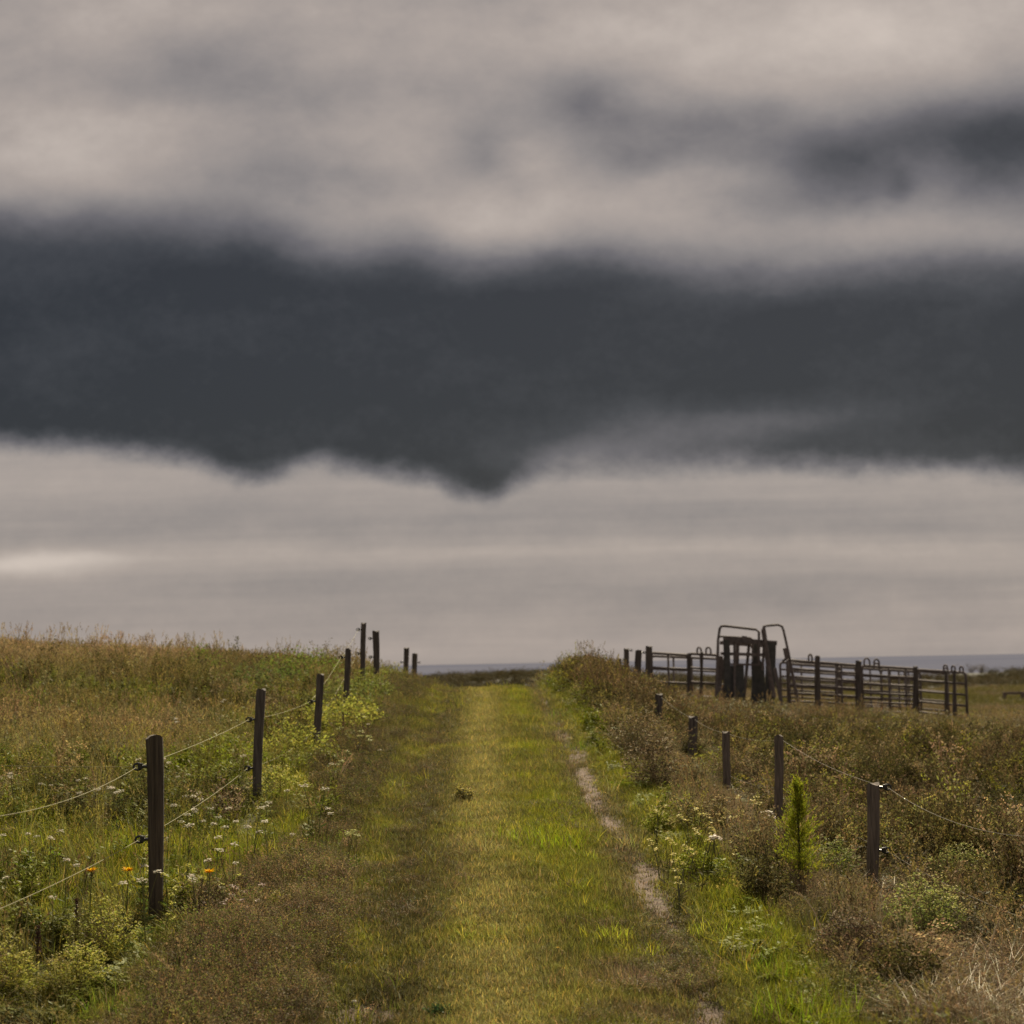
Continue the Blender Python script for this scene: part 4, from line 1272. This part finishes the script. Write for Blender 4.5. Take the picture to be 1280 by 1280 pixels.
big = [make_umbel('white_umbel', l, 'wildflower', 'three large pale umbels in the brown weeds', .32, (.52, .46, .40), 1, .045, 70) for l in
       ('large pale umbel highest of three in the brown weeds right of the track', 'large pale umbel rightmost of three in the brown weeds right of the track', 'large pale umbel lowest of three in the brown weeds right of the track')]
for o, (a, b_) in zip(big, [(952, 1012), (969, 1027), (887, 1042)]):
    p = hit(a, b_)
    for _ in range(3): p = hit(a, b_ + .32 * F / p.y)
    o.location = p
LC = 'cream yellow umbel in the weeds on the right verge'
GCm = 'cream yellow umbels on the right verge'
cm = [make_umbel('cream_umbel', LC, 'wildflower', GCm, rd(.25, .34), CREAM, 2, .024, 20, (.08, .07, .03)) for _ in range(4)]
sp2 = [(820, 1000), (826, 1027), (835, 1028), (841, 1026), (833, 1042), (858, 1047), (848, 1058), (893, 1008), (897, 1003), (907, 1005), (915, 998), (870, 1003), (862, 1016), (880, 1030),
       (890, 1030), (902, 1022), (872, 1025), (885, 1018), (930, 998), (940, 995), (950, 996), (920, 1022), (912, 1030), (895, 1018), (990, 1025), (876, 1045), (866, 1035), (925, 1010), (850, 1075), (852, 1062)]
scat(cm, sp2, LC, GCm)
LY = 'pale yellow flower head around the foot of the nearest left post'
GY_ = 'pale yellow flowers around the nearest left post'
py_ = [make_umbel('yellow_umbel', LY, 'wildflower', GY_, .26, (.44, .42, .08), 2, .022, 16, (.08, .11, .02)) for _ in range(3)]
scat(py_, [(180, 1077), (186, 1075), (205, 1072), (212, 1078), (172, 1048), (206, 1108), (235, 1063), (242, 995), (236, 990), (248, 1075), (285, 1077), (158, 1080), (222, 1112), (222, 1090)], LY, GY_)
LG = 'yellow-green umbel beside the yellow-green bushes on the left bank'
gg = [make_umbel('green_umbel', LG, 'wildflower', 'yellow-green umbels near the third left post', .34, (.30, .30, .10), 2, .035, 24, (.08, .11, .02)) for _ in range(3)]
scat(gg, [(462, 906), (455, 890), (430, 902), (448, 915), (470, 880), (410, 925), (438, 932), (420, 945), (445, 1025), (436, 1032), (460, 925)], LG, 'yellow-green umbels near the third left post')

# --- dandelion-like yellow flowers
def make_yellow(label, rad=.02):
    root = empty('yellow_flower', (0, 0, 0), label, 'wildflower', None)
    s_ = MB(); s_.cc = (.08, .1, .03); s_.tube([(0, 0, -.02), (.01, 0, .14), (.015, 0, .27)], [.003, .0025, .002], 5); s_.build('stem', M_STALK, root)
    f_ = MB(); c = Vector((.015, 0, .27))
    for k in range(36):
        a = rd(0, 6.283)
        f_.cc = jc((.72, .42, .01), .12)
        f_.leaf(c, (math.cos(a), math.sin(a), rd(.15, 1.0)), (0, 0, 1), rad * rd(.8, 1.1), rad*.35)
    f_.build('petals', M_FLOWER, root)
    return root
for lab, a, b_ in [('bright yellow flower leftmost of three, left of the nearest left post', 110, 1093), ('bright yellow flower just left of the nearest left post', 156, 1093), ('bright yellow flower right of the nearest left post', 258, 1094),
                   ('small yellow flower in the short grass of the lane', 694, 1186)]:
    o = make_yellow(lab, .034 if a < 600 else .012)
    p = hit(a, b_)
    hgt = .36 if a < 600 else .05
    for _ in range(3): p = hit(a, b_ + hgt * F / p.y)
    o.location = p
    o.scale = (1, 1, .2) if a > 600 else (1.33, 1.33, 1.33)

# --- bushy yellow-green plants
def make_bush(label, name, rx, h, colr, nst=60, lpst=16, ls=.03, cat='plant', group=None, tipcol=None, tipn=4, dark=.0):
    root = empty(name, (0, 0, 0), label, cat, group)
    st = MB(); fo = MB()
    for k in range(nst):
        d = rdir(); q = math.sqrt(random.random())
        hh = h * (1 - .55 * q * q) * rd(.75, 1.1)
        end = d * (rx * q) + Vector((0, 0, hh))
        base = d * (rx * q * .35) + Vector((0, 0, -.02))
        st.cc = jc((.08, .06, .035), .25)
        st.blade(base, d, hh, .004, rx * q * .65 / max(hh, .05), 3, .6, side=Vector((-d.y, d.x, 0)))
        for j in range(lpst):
            t = 1 - (random.random() ** 1.6) * .85
            p = base.lerp(end, t) + Vector((rd(-1, 1), rd(-1, 1), rd(-1, 1))) * ls * .9
            fo.cc = jc(colr, .35, .12)
            fo.leaf(p, rdir() + Vector((0, 0, rd(-.1, 1.0))), rdir() + Vector((0, 0, .6)), ls * rd(.6, 1.2), ls * rd(.25, .5))
        if tipcol:
            for j in range(tipn):
                fo.cc = jc(tipcol, .25)
                fo.leaf(end + Vector((rd(-1, 1), rd(-1, 1), rd(-.3, .6))) * ls * .8, rdir() + Vector((0, 0, .4)), Vector((0, 0, 1)), ls * .5, ls*.4)
    st.build('stems', M_STALK, root)
    fo.build('foliage', M_PLANT, root)
    return root
for (lab, a, b_, rx, h, c, tipc, nst, ls) in BUSHES:
    o = make_bush(lab, 'leafy_bush', rx, h, c, nst, 16, ls, 'bush', None, tipc)
    o.location = hit(a, b_)
# bush alone on the lane, sunlight on its top put into the tip colour
o = make_bush('small dark plant standing alone on the lane, sunlit top painted yellow', 'small_plant', .10, .15, (.09, .085, .03), 60, 10, .026, 'plant', None, (.42, .34, .05), 5)
o.location = hit(579, 1003)
o = make_bush('dark low plant in the short grass near the bottom of the lane', 'small_plant', .07, .06, (.035, .06, .02), 40, 10, .02, 'plant')
o.location = hit(548, 1275)

# --- conifer-like sapling
root = empty('conifer_sapling', (0, 0, 0), 'bright yellow-green upright sapling with darker core beside the nearest right post', 'sapling')
p = hit(1000, 1112); root.location = p
hS = .112 * 0 + (1112 - 990) * p.y / F
st = MB(); st.cc = (.05, .045, .03); st.tube([(0, 0, -.03), (.004, 0, hS*.5), (0, 0, hS*.97)], [.012, .008, .003], 7); st.build('trunk', M_STALK, root)
fo = MB(); br_ = MB()
for k in range(300):
    t = random.random() ** .9
    z = hS * (.06 + .92 * t)
    R = .27 * (1 - t) ** .6 * (.85 if t > .12 else .6) + .022
    d = rdir()
    az = math.atan2(d.y, d.x)
    R *= .84 + .28 * math.sin(az * 3 + z * 22) + .22 * math.sin(az * 2 - z * 47)
    q = R * rd(.25, 1.15)
    base = Vector((0, 0, z)); end = base + d * q + Vector((0, 0, rd(.04, .11)))
    br_.cc = (.06, .06, .025)
    br_.add([base, end, base + Vector((0, 0, .003))], [(0, 1, 2)])
    for j in range(20):
        u_ = rd(.2, 1.1)
        pp = base.lerp(end, u_) + Vector((rd(-1, 1), rd(-1, 1), rd(-1, 1))) * .012
        fo.cc = jc((.21, .23, .018), .45, .14)
        fo.leaf(pp, d * .5 + rdir()*.5 + Vector((0, 0, rd(.3, 1.4))), rdir(), rd(.016, .034), .0055)
br_.build('branches', M_STALK, root)
fo.build('crown', M_PLANT, root)

# --- grass tussocks
def make_tussock(label, rx, h, colr, n=160, w=.006, name='grass_tussock', bend=(.15, .8), mat=None):
    b = MB()
    for k in range(n):
        a = rd(0, 6.283); q = rx * math.sqrt(random.random())
        d = (Vector((math.cos(a), math.sin(a), 0)) * .45 + rdir()).normalized()
        b.cc = jc(colr, .45, .15)
        if random.random() < .2: b.cc = jc((.12, .085, .045), .3)
        b.blade((q*math.cos(a), q*math.sin(a), -.02), d, h * rd(.3, 1.15), w*rd(.6, 1.3), rd(*bend), 4)
    o = b.build(name, mat or M_PLANT)
    return tag(o, label, 'grass tussock')
for (lab, a, b_, rx, h, c, n) in TUSSOCKS:
    o = make_tussock(lab, rx, h, c, n)
    o.location = hit(a, b_)
for (lab, a, b_, rx, h, c, n) in STRAWS:
    o = make_tussock(lab, rx, h, c, int(n * 1.6), .004, 'straw_clump', (.2, 1.9), M_STALK)
    o.location = hit(a, b_)

# --- dark dock spikes
def make_dock(label, h, colr):
    root = empty('dock_plant', (0, 0, 0), label, 'plant', 'dark brown dock spikes')
    st = MB(); st.cc = (.05, .03, .025); st.tube([(0, 0, -.02), (.01, 0, h*.6), (.012, 0, h)], [.005, .004, .002], 6); st.build('stem', M_STALK, root)
    sd_ = MB()
    for k in range(150):
        t = rd(.45, 1.0); sd_.cc = jc(colr, .3)
        q = .018 * (1.15 - t)
        sd_.leaf((.012 + rd(-1, 1)*q*1.3, rd(-1, 1)*q*1.3, h*t), rdir() + Vector((0, 0, .5)), rdir(), .012, .010)
    sd_.build('seed_spike', M_STALK, root)
    return root
for (lab, a, b_, h) in [
    ('dark red-brown dock spike rising from the frothy plants at lower left', 93, 1190, .30),
    ('dark dock spike among the lower left weeds', 45, 1220, .26),
    ('dark dock spike right of the nearest left post', 247, 1180, .22),
    ('brown dock spike in front of the yellow-green bush on the left bank', 428, 925, .34),
    ('dark dock spike at the brown edge of the lane', 384, 1170, .16),
    ('brown dock spike on the mound left of the three skyline posts on the right', 745, 850, .5),
    ('thin dock spike on the left skyline', 372, 850, .55),
    ('dark dock spike in the scrub right of the nearest right post', 1228, 1080, .3),
    ]:
    o = make_dock(lab, h, (.075, .04, .03)); p = hit(a, b_); o.location = p

# --- bent dry stalks lower right
def stalk(label, pts, r0=.004):
    d = pts[0][2]
    P = [at_d(a, b_, dd) for a, b_, dd in pts]
    o0 = P[0].copy(); o0.z = gz(P[0].x, P[0].y)
    root = empty('dry_stalk', o0, label, 'dry stalk', 'bent pale stalks at the lower right')
    b = MB(); b.cc = (.60, .50, .34)
    path = [Vector((0, 0, -.02))] + [p - o0 for p in P]
    r0 *= 1.35
    b.tube(path, [r0] + [r0 * (1 - .5*i/len(P)) for i in range(len(P))], 6)
    b.build('stem', M_STALK, root)
    hd = MB(); e = path[-1]; dr = (path[-1]-path[-2]).normalized()
    for k in range(26):
        hd.cc = jc((.38, .30, .18), .2)
        hd.leaf(e - dr * rd(0, .06), dr + Vector((rd(-.5, .5), rd(-.5, .5), rd(-.3, .6))), rdir(), .022, .006)
    hd.build('seed_head', M_STALK, root)
stalk('pale bent stalk arching over left of the nearest right post', [(1040, 1205, 10.2), (1028, 1165, 10.2), (1018, 1140, 10.2), (1006, 1122, 10.2), (996, 1117, 10.2)])
stalk('long leaning straw stalk below the dark brown bush', [(1095, 1245, 9.6), (1082, 1215, 9.6), (1070, 1185, 9.6)], .005)
stalk('upright pale stalk with curled tip at the lower right', [(1118, 1215, 9.7), (1121, 1185, 9.7), (1123, 1160, 9.7)], .005)
stalk('curled pale stalk right of the upright one', [(1130, 1200, 9.8), (1137, 1180, 9.8), (1133, 1168, 9.8), (1127, 1170, 9.8)], .004)
stalk('thin straight pale stalk left of the straw heap', [(1172, 1210, 9.6), (1171, 1185, 9.6)], .003)
stalk('leaning pale stalk over the straw heap in the corner', [(1150, 1230, 9.4), (1175, 1205, 9.4), (1195, 1190, 9.4)], .004)
stalk('pale stalk leaning right between the two lower right green bushes', [(1235, 1190, 10), (1245, 1160, 10), (1249, 1150, 10)], .004)

# --- stones
for lab, a, b_, r in [('small white stone on the lane near the bottom edge', 748, 1234, .016), ('tiny pale stone in the bare patch at the bottom left of the lane', 443, 1259, .012), ('tiny pale stone on the short grass left of the lane bottom', 378, 1238, .010)]:
    b = MB(); vs = []
    for i in range(7):
        th = math.pi * i / 6
        for k in range(9):
            a_ = 2*math.pi*k/9; q = r * rd(.85, 1.15)
            vs.append((q*1.3*math.sin(th)*math.cos(a_), q*math.sin(th)*math.sin(a_), q*.8*math.cos(th)))
    b.add(vs, [(i*9+k, i*9+(k+1) % 9, (i+1)*9+(k+1) % 9, (i+1)*9+k) for i in range(6) for k in range(9)])
    o = b.build('stone', M_STONE, smooth=True); tag(o, lab, 'stone'); p = hit(a, b_); o.location = p + Vector((0, 0, r*1.5))

# ------------------------------------------------------------------ render settings
scene.view_settings.view_transform = 'Standard'
scene.view_settings.look = 'None'
scene.view_settings.exposure = 0.85
scene.view_settings.gamma = 1
scene.render.engine = 'CYCLES'
scene.cycles.max_bounces = 5
scene.cycles.transparent_max_bounces = 4
